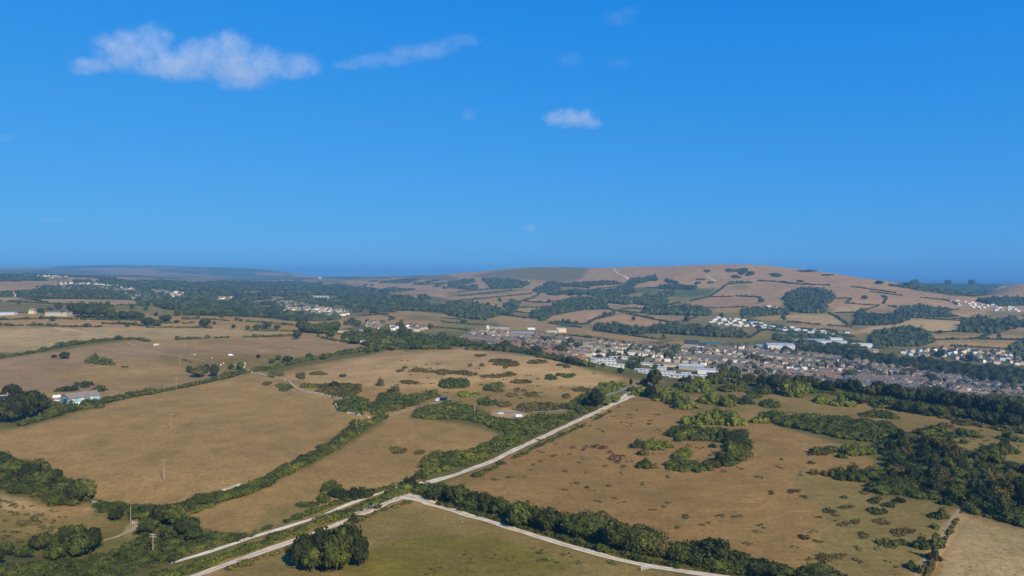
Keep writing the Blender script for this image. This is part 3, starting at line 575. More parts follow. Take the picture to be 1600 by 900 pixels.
patch_poly('scrub', '800 641;820 634;840 630;868 634;892 632;890 638;860 641;825 644', 'flat olive scrub band between the domed hill and tarmac lane', 2.6, 1.3, 'olive')
patch_poly('scrub', '890 640;900 624;915 616;935 612;950 618;935 632;910 642', 'green scrub at the bend of the tarmac lane', 2.8, 2.2, 'bank')
patch_poly('scrub', '928 610;940 601;960 600;978 604;965 611;945 615', 'bright green thicket on the hill side of the lane', 2.6, 2.0, 'bright')
trees('932 640 31 24 d;912 634 16 11 m;950 634 14 10 b;962 630 16 10 b', 'dark round tree', 'beside the white track and lane', 'dark')
trees('1024 606 28 24 d;1008 603 16 9 d;986 603 5 10 d;1018 622 22 16 d', 'dark rounded tree', 'by the top road junction', 'dark')
shrubs('''1000 618 30 14;1050 628 52 17;1075 640 36 14;1064 634 30 14 m;1085 612 44 15;1105 614 26 12;1065 606 20 8 m;1120 600 36 14 m;1096 600 26 10;1075 597 20 8 d;1120 632 46 14;1102 628 20 8 m;1140 636 22 12;990 612 16 9 m;1035 626 24 12 m;1145 612 36 12 m;1100 656 20 9;1083 664 34 12;1118 664 36 22;1146 666 40 24;1131 656 36 16 m;1188 662 26 14;1195 648 14 5;1160 608 26 10 m''',
 'bright green shrub', 'on the rough slope above the town', 'bright', 'shrubs on the rough slope')
shrubs('1225 614 24 15;1243 620 32 20;1262 614 30 13;1196 616 40 13 m;1180 622 26 9 m;1168 632 30 10 m;1205 636 34 9 m;1150 626 24 8 m;1287 630 28 9;1322 636 30 13;1338 628 18 10;1306 634 14 7 m;1384 653 46 10 m;1382 637 34 8 m;1410 640 24 9 m;1360 652 22 7 o', 'sunlit shrub', 'below the edge of the crest trees', 'bright')
shrubs('1465 681 46 13 k;1490 684 24 9;1440 678 18 8 o;1518 683 32 10;1562 710 34 14 m;1585 710 22 10 m;1590 690 34 12 m;1575 674 36 8 o;1515 664 40 7 o;1540 668 22 6 o;1506 693 12 9;1480 668 20 6 o;1600 678 24 9 m', 'bush', 'on the open grass at the right edge', 'mid', hmul=1.0)
# --- crest trees above the town
_c = '''1132 594 22 18 m;1150 597 22 16 m;1172 600 22 16 m;1192 606 22 18 d;1212 611 24 24 d;1232 611 24 22 d;1252 610 26 22 d;1276 610 28 20 m;1296 614 26 20 d;1316 614 26 20 d;1338 618 30 24 d;1360 622 28 20 m;1378 622 30 24 d;1402 626 32 24 d;1424 630 28 20 m
1446 632 30 24 d;1468 636 30 24 d;1490 640 32 26 d;1514 644 34 26 d;1540 648 34 26 d;1566 654 34 26 d;1594 658 36 26 d;1350 632 26 16 m;1390 638 26 18 m;1412 644 24 16 m;1440 648 26 18 m;1470 652 28 18 m;1498 654 28 18 m;1525 660 28 20 d;1556 666 30 20 d;1586 670 34 22 d;1610 664 34 24 d'''
trees(_c, 'dark broadleaf tree', 'in the belt along the crest above town', 'dark', 'crest tree belt', .85)
patch_poly('scrub', '1125 595;1180 604;1230 614;1300 616;1350 630;1400 640;1460 652;1540 664;1620 676;1620 656;1500 636;1400 620;1300 606;1200 598', 'dark undergrowth below the trees along the crest', 4.6, 2.2, 'mid', cover=.55)
# --- ring of scrub in the cattle field
shrubs('''1000 700 24 10 m;1020 702 34 13;1040 700 26 12;1062 684 26 13 m;1080 686 32 15;1100 687 34 15 m;1122 690 36 18 m;1142 692 30 16 d;1156 702 34 17 d;1150 716 36 17 m;1138 724 32 16 d;1118 732 22 10 o;1104 733 20 9 o;1006 712 18 7 o;1008 731 26 11 m;1022 732 14 7 o;1115 700 12 8 d;1090 678 22 10 m;1064 676 24 10 m;1112 680 24 10;1160 690 24 14 d''', 'shrub', 'in the ring of scrub in the cattle field', 'bright', 'ring of scrub')
patches('1075 730 70 18 1.6;1066 714 34 16 1.4 bright', 'dense low scrub mound', 'inside the ring of scrub', 'bank', 1.6)
patch_poly('scrub', '1044 677;1065 668;1110 672;1160 678;1175 692;1168 715;1142 731;1122 724;1142 706;1130 692;1092 688;1060 690', 'curved green thicket forming the ring in the cattle field', 3.0, 2.2, 'mid')
# --- right-hand thickets and copse
patch_poly('scrub', '1182 650;1200 649;1260 655;1330 656;1390 668;1398 678;1362 692;1312 686;1260 673;1205 661', 'long bright green thicket slanting down the right slope', 3.6, 2.6, 'bank')
patch_poly('scrub', '1362 770;1360 745;1390 725;1365 705;1413 684;1453 691;1513 711;1550 714;1570 728;1620 745;1620 830;1567 817;1523 803;1497 790;1477 783;1407 774', 'dark undergrowth of the copse beside the dry footpath', 4.8, 2.6, 'mid', cover=.7)
_x, _y = fill(wpoly('1372 768;1372 745;1398 725;1385 705;1413 688;1453 695;1513 714;1550 718;1570 731;1615 748;1615 820;1567 812;1530 798;1497 785;1477 778;1407 768'), 9.0)
_o = np.argsort(to_px(_x, _y, 0)[0])
for i, k in enumerate(_o):
    tree_at(_x[k], _y[k], random.uniform(5.5, 10.5), random.uniform(3.6, 7.4), random.choice(['dark', 'dark', 'dark', 'dark', 'mid', 'olive']), 'dark tree, %s from left in the copse beside the dry footpath' % nth(i+1), 'copse beside the dry footpath')
shrubs('1282 711 38 12 o;1300 708 24 9 m;1345 712 50 14 b;1318 716 16 7 m;1310 748 34 14 o;1335 752 40 16 m;1352 746 26 10 o;1400 690 40 16 b;1370 684 30 12 m;1270 725 10 6 n;1275 742 14 7 o;1574 704 18 15 d', 'scrub bush', 'left of the dark copse', 'olive')
shrubs('1472 812 26 14;1463 826 12 8;1443 858 24 16;1424 888 13 12;1468 856 22 18;1462 876 20 20 o;1448 898 18 14 o;1480 790 18 12 d;1408 786 20 8 d', 'round bush', 'along the dry footpath', 'mid')
patches('''1240 768 18 7;1256 777 12 4;1205 770 10 5;1318 777 18 4;1295 799 18 8;1322 793 20 6;1367 783 20 9 .6 mid;1370 800 30 11 .6 mid;1336 815 14 7;1376 816 26 9;1314 821 12 4;1349 837 18 9;1390 850 40 12 .9 mid;1410 832 30 13;1256 840 20 7;1287 872 28 11;1310 869 24 8;1350 770 16 5;1390 790 18 8 .8 mid;1385 768 20 8 1 mid''', 'small dark tuft patch', 'on the lower right grassland', 'olive', .34, group='tuft patches')
# --- lower left corner
patch_poly('scrub', '-40 712;22 721;60 734;84 744;82 753;127 754;137 768;152 781;120 792;95 790;50 776;20 766;-40 752', 'tall tangled thicket at the left edge', 4.0, 3.4, 'mid')
trees('10 750 40 24 m;38 758 44 26 d;60 764 36 22 m;84 752 22 14 d;96 786 36 24 m;112 788 36 28 d;128 784 32 26 m;50 742 40 18 o', 'bushy tree', 'in the tangled thicket at left edge', 'mid')
trees('58 862 34 28 d;80 876 36 26 m;96 862 44 36 d;118 872 50 38 m;134 864 42 36 d;108 846 40 22 m;5 868 26 20 m;33 872 26 18 m;-12 880 30 22 d', 'rounded bushy tree', 'in the bottom left pasture', 'mid', None, .8)
trees('178 815 25 17 d', 'dark round bush', 'alone beside the short earth path', 'dark')
trees('228 838 38 26 m;246 824 44 30 d;270 824 44 30 m;288 838 38 26 d;262 846 36 20 m;300 846 30 18 m;252 812 28 14 b;225 815 20 12 b', 'leafy tree', 'in the thicket beside the power pole', 'mid', None, .8)
patch_poly('scrub', '145 783;165 785;215 792;245 797;300 782;350 772;385 762;390 768;350 782;300 798;260 812;235 815;200 806;160 800', 'smooth dark green hedge belt below the big field', 3.0, 1.5, 'mid')
patch_poly('scrub', '216 830;240 815;300 812;310 835;400 838;330 856;270 876;190 900;130 915;0 920;-40 890;60 885;150 870;200 850', 'tangled bramble and bracken slope at the bottom left', 3.2, .9, 'bank', cover=.7)
patch_poly('scrub', '20 815;60 810;62 820;30 826', 'brown bracken patch in the left pasture', 2.6, .8, 'brown')
hedge('240 798;310 784;375 768;420 749;470 722;510 700;545 674;556 662', 'overgrown bank on the field side of the earth path', 3.4, 1.3, 'bank')
hedge('236 816;290 806;350 782;400 766;450 737;500 713;540 690;575 663;600 653', 'dark hedge on the lower side of the earth path', 3.6, 1.9, 'bank')
# --- farmyard hedges and the left plateau
trees('-10 664 40 34 d;14 662 40 34 d;36 656 40 34 d;56 650 34 28 d;22 640 36 22 d;46 636 30 20 d;13 620 28 15 d;66 640 20 16 m;0 625 20 10 d', 'dense dark tree', 'in the shelter belt at the farmyard', 'dark', 'farmyard shelter belt')
hedge('40 664;70 654;115 640', 'trimmed dark hedge in front of the farmyard', 4.5, 3.0, 'mid')
shrubs('137 638 36 12 m;84 634 14 9 m;110 633 8 6 m;100 612 28 8 d;120 606 24 9 d;133 603 16 8 d;150 612 22 8 m', 'dark bush', 'around the blue barn', 'mid')
hedge('145 634;200 621;250 613;300 603;350 592;380 582', 'thick green hedge between the big field and the cattle field', 4.0, 2.6, 'mid')
hedge('-40 565;20 557;60 550;100 541;150 534;175 531;215 530;230 534', 'long dark green hedge across the left fields', 4.5, 3.0, 'mid')
hedge('278 531;320 529;360 527.5;400 527;440 526;460 525', 'thin green hedge line across the pale fields', 3.5, 2.4, 'mid', .1)
hedge('385 582;430 575;470 566;520 556;560 550;600 547', 'green hedge behind the domed hill', 4.5, 2.8, 'bank')
trees('98 561 18 9 d;83 559 9 4 d;463 530 16 11 d;448 566 16 8 d;434 563 10 7 m;424 568 12 6 m;482 562 12 8 m;506 562 10 7 m;575 552 10 6 m;590 550 12 7 m', 'dark bush-like tree', 'scattered along the left plateau hedges', 'dark')
shrubs('142 567 24 10;160 570 24 8;172 571 12 5', 'bright bush', 'in the left cattle field', 'mid')
trees('308 590 26 15 o;321 584 12 12 d;333 589 18 16 d;294 582 10 9 d;298 584 8 8 d;403 560 8 5 d;360 578 10 8 m;374 578 14 10 m', 'small field tree', 'by the hedge in the cattle field', 'dark')
# ------------------------------------------------------------------ woods, field hedges and trees of the valley and the ridge
def wood(s, label, d=9, h=9, mat='wood', holes=(), kind='stuff', cover=.18, name='wood', cat='wood', gap=.42):
    x, y = fill(wpoly(s), d)
    for q in holes:
        k = ~inside(wpoly(q), x, y); x, y = x[k], y[k]
    k = fnoise(x/130, y/170, 77) < gap; x, y = x[k], y[k]
    k = visible(x, y, height(x, y)+h*1.3); x, y = x[k], y[k]
    return mass(name, x, y, d*.68, h, mat, label, cat, kind, None, cover, ICO1)
VILL = '55 452;80 448;100 441;150 443;200 450;235 454;262 458;262 466;235 468;205 467;180 461;120 455;60 455'
ESTATE = '428 472;462 473;500 481;545 487;545 493;510 495;490 499;455 492;428 478'
HOLES = [VILL, ESTATE, '395 477;432 477;430 486;395 483', '484 463;515 461;534 467;515 469;484 468', '228 476;242 477;257 483;290 486;286 494;228 494', '510 443;575 444;620 449;610 456;560 450', '606 456;660 457;655 465;606 464',
         '518 502;560 493;600 490;616 500;700 503;700 512;560 508', '608 485;680 487;720 491;720 499;640 492', '335 464;362 464;362 474;335 474', '256 455;290 455;290 468;256 468', '520 476;545 477;543 486;520 483']
wood('212 441;240 440;300 443;380 441;470 442;520 446;560 450;600 456;660 463;700 473;760 481;795 490;817 500;800 504;740 500;690 492;650 487;600 488;560 493;520 501;460 502;420 497;360 494;290 492;262 486;218 478;214 468;262 466;262 452', 'great woodland belt filling the valley bottom', 13.5, 10, 'wood', HOLES, cover=.15, gap=.03)
wood('28 458;60 456;120 456;190 464;205 468;60 467;28 465', 'dark wood below the white hillside village', 10, 9)
wood('-200 458;18 459;18 464;-200 465', 'dark tree belt at the left edge', 10, 8)
wood('20 434;35 433;70 436;72 439;20 439', 'small far wood on the left skyline slope', 12, 8)
wood('150 440;200 441;240 445;260 452;200 449;160 444', 'dark wood behind the hillside village', 12, 9)
wood('1226 466;1238 458;1262 454;1290 456;1303 466;1294 478;1288 489;1262 490;1240 487;1228 478', 'large square wood on the ridge slope', 9, 12, cover=.4)
wood('972 450;984 438;1024 432;1027 438;990 444;982 451', 'dark copse under the chalk track', 10, 9)
wood('1040 437;1060 442;1062 445;1040 440', 'small dark copse high on the ridge', 9, 8)
wood('1030 449;1040 446;1088 449;1087 453;1032 452', 'straight tree belt above the green field', 8, 8)
wood('1022 466;1040 455;1052 455;1056 460;1048 463;1032 466', 'dark triangular copse in the green fields', 9, 9)
wood('932 468;950 461;970 468;1000 468;1012 459;1022 466;1040 470;1060 479;1100 484;1112 490;1110 494;1016 492;1012 485;990 478;930 471', 'long wood along the stream below the ridge', 9, 10, cover=.28)
wood('826 498;834 490;870 479;900 467;922 468;946 478;952 484;905 484;862 494;848 502', 'dark wood slanting down the middle slope', 9, 10, cover=.28)
wood('700 478;725 477;790 490;816 499;812 505;780 503;720 497;698 492', 'dense wood edge above the pale meadows', 9, 12, cover=.28)
wood('787 477;800 473;812 475;806 484;790 486', 'small square copse in the hill fields', 8, 9)
wood('752 436;800 438;828 444;815 450;770 452;762 444', 'wood under the dark down', 12, 9)
wood('700 443;715 440;740 437;742 441;705 450', 'far wood strip on the left end of the ridge', 12, 9)
wood('930 510;960 512;1005 516;1005 523;960 521;930 516', 'tree belt left of the stream gap', 8, 9, cover=.28)
wood('1008 517;1060 512;1110 519;1165 524;1160 528;1100 526;1050 522;1010 521', 'long tree belt beyond the town meadows', 8, 10, cover=.28)
wood('1160 486;1185 483;1232 486;1232 492;1200 493;1160 497', 'trees round the caravan site', 8, 8)
wood('1335 508;1340 494;1346 487;1352 497;1420 500;1402 507;1370 509', 'dark copse in the middle of the stubble fields', 8, 10, cover=.4)
wood('1398 492;1410 484;1440 481;1482 485;1484 495;1440 497;1400 496', 'oval wood on the lower ridge', 8, 9, cover=.28)
wood('1500 519;1504 509;1530 503;1552 508;1570 516;1560 522', 'pale green roundish wood on the right meadows', 7, 12, 'mid', cover=.4)
wood('1360 527;1400 519;1440 517;1462 534;1440 542;1390 541;1360 537', 'wood at the right end of the town', 8, 10, cover=.28)
wood('1250 546;1290 545;1345 553;1400 563;1500 574;1620 586;1620 606;1560 600;1480 588;1420 577;1370 567;1310 560;1260 552', 'wide dark tree belt between the town and its far estate', 9, 9, 'dark', cover=.4)
wood('1210 524;1250 525;1300 528;1330 532;1400 545;1340 545;1260 540;1215 532', 'trees among the industrial sheds', 11, 5)
wood('1390 446.5;1420 445;1470 445;1562 446;1548 455;1526 463;1490 461;1440 454', 'wooded headland in front of the sea', 15, 6, gap=.42)
wood('1525 471;1560 467;1620 467;1620 477;1560 479', 'dark wood under the right hill', 10, 10)
wood('1570 500;1620 508;1620 514;1566 508', 'dark belt at the right edge', 9, 9)
wood('1578 546;1600 536;1620 536;1620 568;1590 562', 'blue-green wood at the far right', 8, 9, 'mid')
wood('1020 551;1045 545;1062 548;1060 556;1020 558', 'dark trees behind the town terraces', 8, 9)
FAR = '''700 472;760 466;830 459|hill field upper edge
800 475;835 465;842 459|rising hill field side
820 471;850 474;896 467|reddish field foot
812 481;870 480|pale strip field edge
798 487;830 490;870 479|pale lobe field edge
790 493;822 497|olive corner field edge
838 497;880 490;912 484;935 484|great reddish hill crest
868 503;915 508;930 499;958 488|reddish hill right side
690 503;730 507;778 509|olive meadow middle
690 497;720 499|narrow meadow edge
858 505;908 512|bright green meadow
925 517;960 521;1030 531;1040 529|town meadow upper edge
880 523;920 528;960 534;1004 541;1020 545|lower town meadow
960 489;985 491;1045 504;1060 503|ploughed hill ridge line
918 503;945 496;965 490|ploughed hill left side
1000 514;1050 505|ploughed hill foot
938 480;965 487;1012 490|tan field foot
1010 484;985 482;960 487|tan field division
1092 494;1062 504;1040 513|lane hedge beside pink field
1048 509;1095 508|stubble bank upper edge
1100 482;1160 480;1235 482|upper ridge field foot
1040 478;1085 469;1108 464;1130 464;1165 463|long ridge field edge
1108 464;1122 455;1136 444;1175 442|green field corner
1150 463;1190 465;1192 472|ridge field corner
1138 441;1175 442|scrub line of the upper ridge
1183 439;1210 440;1240 444;1296 446|upper ridge bank
1330 448;1365 453;1400 458|upper ridge bank lower part
1360 456;1400 461;1450 466;1484 470;1500 478|right ridge long hedge
1300 467;1332 466;1322 474|pale field corner
1322 474;1362 477;1376 477;1350 485;1345 488|pale field lower corner
1232 503;1285 508;1330 511|stubble field foot
1295 489;1310 497;1325 508|stubble field right side
1305 489;1340 489;1400 493;1420 497|right stubble upper edge
1225 491;1225 500|narrow lane hedge by the stubble
1420 497;1480 500;1537 503|big stubble upper edge
1440 521;1500 518;1550 520|big stubble lower edge
1450 531;1480 531;1525 530;1545 523|pale strip lower edge
1530 530;1580 531;1620 533|right pale strip edge
1485 541;1530 543;1570 545|far estate field edge
1490 498;1532 499;1560 503|bracken field edge
1540 503;1580 496;1620 492|upper right strip
1540 513;1620 507|right strip lower
1380 475;1385 466;1378 462|short dark hedge block
1388 478;1420 485;1496 484|right reddish field foot
1010 450;1030 451;1040 448|under copse field edge
993 446;975 453|chalk lane hedge
933 452;975 447|farm lane hedge
880 459;935 457;950 460|farm field hedge
850 448;885 448;925 450|upper farm hedge
740 454;770 452;815 450|ridge foot hedge
716 456;745 454|olive field hedge
716 463;770 458;800 454|long slanting ridge hedge
653 445;700 443;716 441|left ridge field hedge
560 450;609 455;640 452|left valley field hedge
533 448;568 449;572 445|left far field hedge
592 505;614 499|red earth hedge between two pale fields
560 494;600 491;616 499|rounded field upper edge
640 509;700 513;735 517|meadow edge behind the brick houses
0 471;75 475;150 477;217 478|pale stubble lower edge
35 465;75 474|stubble left division
0 500;80 498;160 500;240 501|pale strip hedge on plateau
0 509;60 509;110 511;160 511|far plateau hedge
230 512;300 512;330 513|plateau hedge beside the dark tree
160 506;200 507;240 511|plateau bushes line
240 505;290 506;310 503|middle plateau hedge
280 499;320 499;370 502|upper plateau hedge
380 502;420 505;470 510;520 513|right plateau hedge
340 516;380 517;420 517;460 518|bright plateau hedge
460 517;500 521;540 523|plateau edge shrubs
495 526;520 532;560 537;600 546|dark hedge at the end of plateau
0 489;60 489;90 492|farm hedge on the plateau
1170 528;1190 517;1180 508|caravan lane hedge
1165 523;1120 523|belt end hedge'''
for t in FAR.split('\n'):
    s, nm = t.split('|'); q = wline(s, 10); Ym = q[:, 1].mean()
    hedge(s, 'dark hedge line, ' + nm, 3.0+Ym*.0006, 1.9+Ym*.0006, 'wood' if Ym > 1200 else 'mid', .2, .5, group='field hedges')
def scatter_trees(s, look, place, kind='wood', group=None): trees(s, look, place, kind, group)
trees('112 492 22 14;124 497 22 20;138 498 22 21;150 498 20 21;163 498 24 22;172 500 18 12;186 499 24 11;204 498 26 10;218 500 16 9;89 484 14 9;106 486 9 9;97 494 12 8;60 489 14 6;80 493 14 7;76 487 12 6;53 489 10 5;205 484 7 7;227 486 7 7;28 476 6 5;276 494 12 9;243 494 8 5;228 510 24 11;244 510 14 9;198 511 8 5;134 511 10 5;80 502 10 6;318 511 20 11;256 503 20 9;275 505 10 4;334 508 6 5;308 498 8 4;345 497 8 4;369 501 7 4;376 503 6 4;415 514 18 8;432 515 12 6;400 516 14 7;386 516 10 6;364 513 8 5', 'dark tree', 'on the left plateau farmland', 'wood', 'plateau trees')
trees('472 520 26 17;486 521 18 13;503 522 26 16;516 521 24 16;525 520 14 16;540 508 10 6;549 508 18 10;558 510 14 8;573 504 8 5;574 522 16 10 m;586 528 20 10 m;600 524 22 12;612 530 18 10 m;621 512 8 7;627 519 10 16;628 530 16 18;640 524 12 9;644 536 22 14 m;656 528 16 8 m;672 514 10 7;690 530 18 9 m;705 536 20 9 m;668 540 20 10;560 531 16 9 m;553 538 18 11;536 532 12 8 m;516 527 14 7 m;600 541 20 10 b;622 540 22 9 b;648 546 20 9 m;680 544 18 8 m;612 548 14 7 m;720 543 20 9;740 546 24 11 m;756 547 20 9 m', 'leafy tree', 'between the plateau edge and the brick houses', 'mid', 'trees at the edge of the plateau')
trees('789 547 22 13;800 549 12 9 m;820 549 18 11;838 555 23 12 d;848 553 14 9;876 555 24 13;888 550 14 9;770 548 16 9 m;856 536 14 8;892 540 16 10;902 546 18 9;936 556 14 8;1000 568 12 7;985 575 16 9;995 578 18 10 m;970 584 12 8 d;943 574 8 6;1048 582 12 6;1025 577 10 6;1130 584 20 12;1150 590 22 14;1164 588 16 10;1190 594 26 14;1180 580 10 8;951 549 12 8;985 552 14 7;1045 561 18 8;1010 549 10 7;1180 566 24 10;1197 570 14 8;1252 549 20 11;1230 552 16 9;1330 594 22 14;1325 574 16 7;1350 580 12 8;1290 574 18 8;1310 574 14 7;1424 588 22 10;1458 600 24 12 d;1416 592 16 8;1445 566 14 8;1473 560 18 11;1520 566 18 10;1540 618 14 7;1570 622 12 6;1610 622 16 8;1380 596 14 8;1270 588 12 6;1240 590 10 6;1295 556 20 8;1340 560 18 7', 'garden tree', 'among the town houses', 'wood', 'garden trees in the town')
hedge('838 556;870 563;900 569;922 573', 'green bank at the back of the domed hill', 8, 4, 'bank')
trees('890 569 14 10 d;902 572 14 10 m;914 573 10 9 b;882 566 12 7 m', 'tree', 'on the bank behind the domed hill', 'mid')
trees('692 489 6 5;705 488 8 5;745 475 7 4;780 470 8 4;782 472 6 3;843 473 5 3;858 474 8 5;895 462 10 8;906 464 8 5;928 460 6 4;990 502 7 7;973 490 5 4;945 494 9 6;953 493 5 4;1005 489 6 4;1010 488 6 4;880 505 6 6;888 506 8 6;900 508 8 6;724 506 12 6;740 500 8 5;762 482 9 8;775 480 5 4;1037 527 6 4;1074 504 10 9;1128 497 8 7;1352 468 10 5;1188 474 6 7;1400 520 10 4;1470 522 8 5;1562 528 6 5;1590 515 18 10;1575 518 10 8;1420 449 10 6;1376 444 14 4;1431 446 13 8;1520 447 12 8;1483 446 12 7', 'lone dark tree', 'standing out on the ridge farmland', 'wood', 'lone ridge trees')
patches('1145 423 20 6 2;1160 424 16 8 2.5;1172 428 12 6 2;1150 433 14 4 2;1105 424 10 3 1.5;1212 430 18 5 1.5;1260 424 30 2 1.5;1292 430 20 1.6 1.5;1250 440 10 2 2;1110 442 10 2 2;1090 443 8 2 3;1095 437 12 2 2', 'dark gorse patch', 'on the bare ridge slope', 'wood', 2.0)

wood('535 516;570 522;640 523;700 531;760 542;790 549;720 546;640 546;600 547;556 537', 'mixed green scrub filling the plateau end', 8, 3.6, 'bank', ('598 536;612 536;612 543;598 543', '700 538;745 545;720 547;690 544'), cover=.6, name='scrub', gap=.12)
wood(VILL, 'dark garden trees between the houses of the hillside village', 26, 7, 'wood', gap=.05)
wood(ESTATE, 'garden trees between the houses of the valley estate', 24, 6, 'wood', gap=0.0)
wood('1104 500;1160 498;1200 506;1330 520;1330 527;1240 521;1190 516;1110 509', 'hedges and trees dividing the caravan rows', 20, 3, 'wood', gap=.1)
wood('560 441;640 436;700 440;760 450;700 462;640 462;600 452', 'scattered copses on the left end of the ridge', 17, 8, 'wood', gap=-.16)
wood('-100 430;60 428;200 438;230 443;150 440;60 440;-100 440', 'scattered copses on the far left slope', 20, 8, 'wood', gap=-.12)
wood('860 442;960 440;1000 455;940 470;880 466;830 455', 'scattered copses round the ridge farms', 14, 7, 'wood', gap=-.22)
wood('1380 462;1500 474;1490 500;1330 490', 'small thickets on the right ridge fields', 12, 4, 'wood', gap=-.36)
# ------------------------------------------------------------------ houses
WALLS = {'white rendered': (.80, .73, .60), 'cream': (.53, .43, .27), 'red brick': (.27, .145, .09), 'grey stone': (.36, .31, .24), 'pale pink': (.46, .35, .25), 'pale blue': (.36, .50, .62)}
ROOFS = {'brown tiled': (.130, .100, .074), 'red tiled': (.20, .105, .068), 'grey slate': (.105, .094, .082), 'pale stone': (.21, .17, .115), 'dark slate': (.045, .042, .042)}
MW = {k: plain('wall_'+k.replace(' ', '_'), v, .85, .12, .3) for k, v in WALLS.items()}
MR = {k: plain('roof_'+k.replace(' ', '_'), v, .8, .25, .4) for k, v in ROOFS.items()}
M['white'] = plain('white_cladding', (.64, .61, .56), .6, .06, .2); M['flatroof'] = plain('grey_flat_roof', (.42, .44, .46), .8, .15, .2)
M['glass'] = plain('dark_window_glass', (.03, .035, .045), .15, .1, 1); M['bluegrey'] = plain('blue_grey_sheet_roof', (.27, .29, .31), .55, .15, .1)
M['greensheet'] = plain('green_sheet', (.05, .17, .14), .6, .15, .2); M['pipe'] = plain('chimney_brick', (.30, .17, .13), .9, .2, 1)
def house_shapes(w, d, e, r, hip=0.0):
    """wall, roof, chimney meshes; ridge runs along x"""
    a = MB(); x, y = w/2, d/2
    a.poly([(-x, -y, -2), (x, -y, -2), (x, y, -2), (-x, y, -2), (-x, -y, e), (x, -y, e), (x, y, e), (-x, y, e)], [(0, 1, 5, 4), (1, 2, 6, 5), (2, 3, 7, 6), (3, 0, 4, 7), (4, 5, 6, 7)])
    if hip == 0: a.poly([(-x, -y, e), (-x, y, e), (-x, 0, r-.12)], [(0, 2, 1)]); a.poly([(x, -y, e), (x, y, e), (x, 0, r-.12)], [(0, 1, 2)])
    b = MB(); ov = .45; X, Y_ = x+(ov if hip else .2), y+ov; el = e-.18; hx = x-hip
    b.poly([(-X, -Y_, el), (X, -Y_, el), (X, Y_, el), (-X, Y_, el), (-hx if hip else -X, 0, r), (hx if hip else X, 0, r)], [(0, 1, 5, 4), (2, 3, 4, 5), (1, 2, 5), (3, 0, 4), (0, 3, 2, 1)])
    c = MB(); c.box(x*.45, x*.45+.9, -.4, .4, r-1.0, r+1.3); c.box(x*.45+.15, x*.45+.75, -.22, .22, r+1.3, r+1.7)
    g = MB()
    return a.me('wall', MW['white rendered']), b.me('roof', MR['brown tiled']), c.me('chimney', M['pipe'])
HS = [house_shapes(9, 8, 5.0, 8.0), house_shapes(13, 8.5, 5.0, 8.2, 4.2), house_shapes(12, 9, 2.8, 5.6), house_shapes(11, 8, 5.4, 8.2), house_shapes(8, 10, 5.2, 9.0, 3.9), house_shapes(17, 9, 5.4, 8.6)]
def house(x, y, rz, k, wall, roof, label, group=None, sc=1.0, cat='house'):
    z = float(height(x, y)); r = bpy.data.objects.new('house', None); COL.objects.link(r); r.location = (x, y, z); r.rotation_euler = (0, 0, rz); r.scale = (sc*.88, sc*.9, sc*.95)
    for nm, me, mt in zip(('wall', 'roof', 'chimney'), HS[k], (MW[wall], MR[roof], M['pipe'])):
        o = link(nm, me, r)
        o.material_slots[0].link = 'OBJECT'; o.material_slots[0].material = mt
    return tag(r, label, cat, group)
REST = []                                               # houses past the first few hundred: (x, y, angle, shape, wall, roof)
WK, RK = list(WALLS), list(ROOFS)
def pick(r, d):
    if d == 'west': return r.choice(['red brick', 'pale pink', 'cream', 'white rendered', 'white rendered', 'cream', 'grey stone']), r.choice(['brown tiled', 'brown tiled', 'brown tiled', 'brown tiled', 'red tiled', 'grey slate', 'pale stone'])
    if d == 'middle': return r.choice(['white rendered', 'white rendered', 'cream', 'grey stone', 'pale pink', 'white rendered']), r.choice(['brown tiled', 'brown tiled', 'grey slate', 'pale stone', 'grey slate', 'red tiled'])
    if d == 'east': return r.choice(['white rendered', 'white rendered', 'cream', 'cream', 'grey stone', 'red brick', 'pale pink', 'white rendered', 'pale blue']), r.choice(['grey slate', 'grey slate', 'dark slate', 'brown tiled', 'brown tiled', 'pale stone', 'grey slate', 'dark slate', 'red tiled'])
    return r.choice(['white rendered', 'white rendered', 'cream']), r.choice(['grey slate', 'pale stone', 'grey slate', 'brown tiled'])
TOWN = wpoly('722 527;740 517;800 520;850 523;900 533;960 538;1000 541;1060 544;1110 545;1160 541;1200 545;1250 552;1300 560;1360 568;1420 578;1480 590;1560 602;1640 612;1700 630;1700 660;1500 640;1420 612;1250 600;1120 592;1080 578;1030 570;1000 566;925 560;900 572;840 560;800 552;740 546')
AVOID = [wpoly(s) for s in ('915 557;985 556;1040 566;1115 572;1120 592;1000 590;915 575', '1190 534;1242 534;1242 548;1190 548', '796 516;834 516;836 527;796 526', '1070 536;1104 538;1102 548;1070 546')]
A0 = np.array(ground_at(740, 530)[:2]).ravel(); A1 = np.array(ground_at(1560, 605)[:2]).ravel()
ax = (A1-A0)/np.hypot(*(A1-A0)); an = np.array([-ax[1], ax[0]])
if an[1] < 0: an = -an
rh = random.Random(11); rows = []
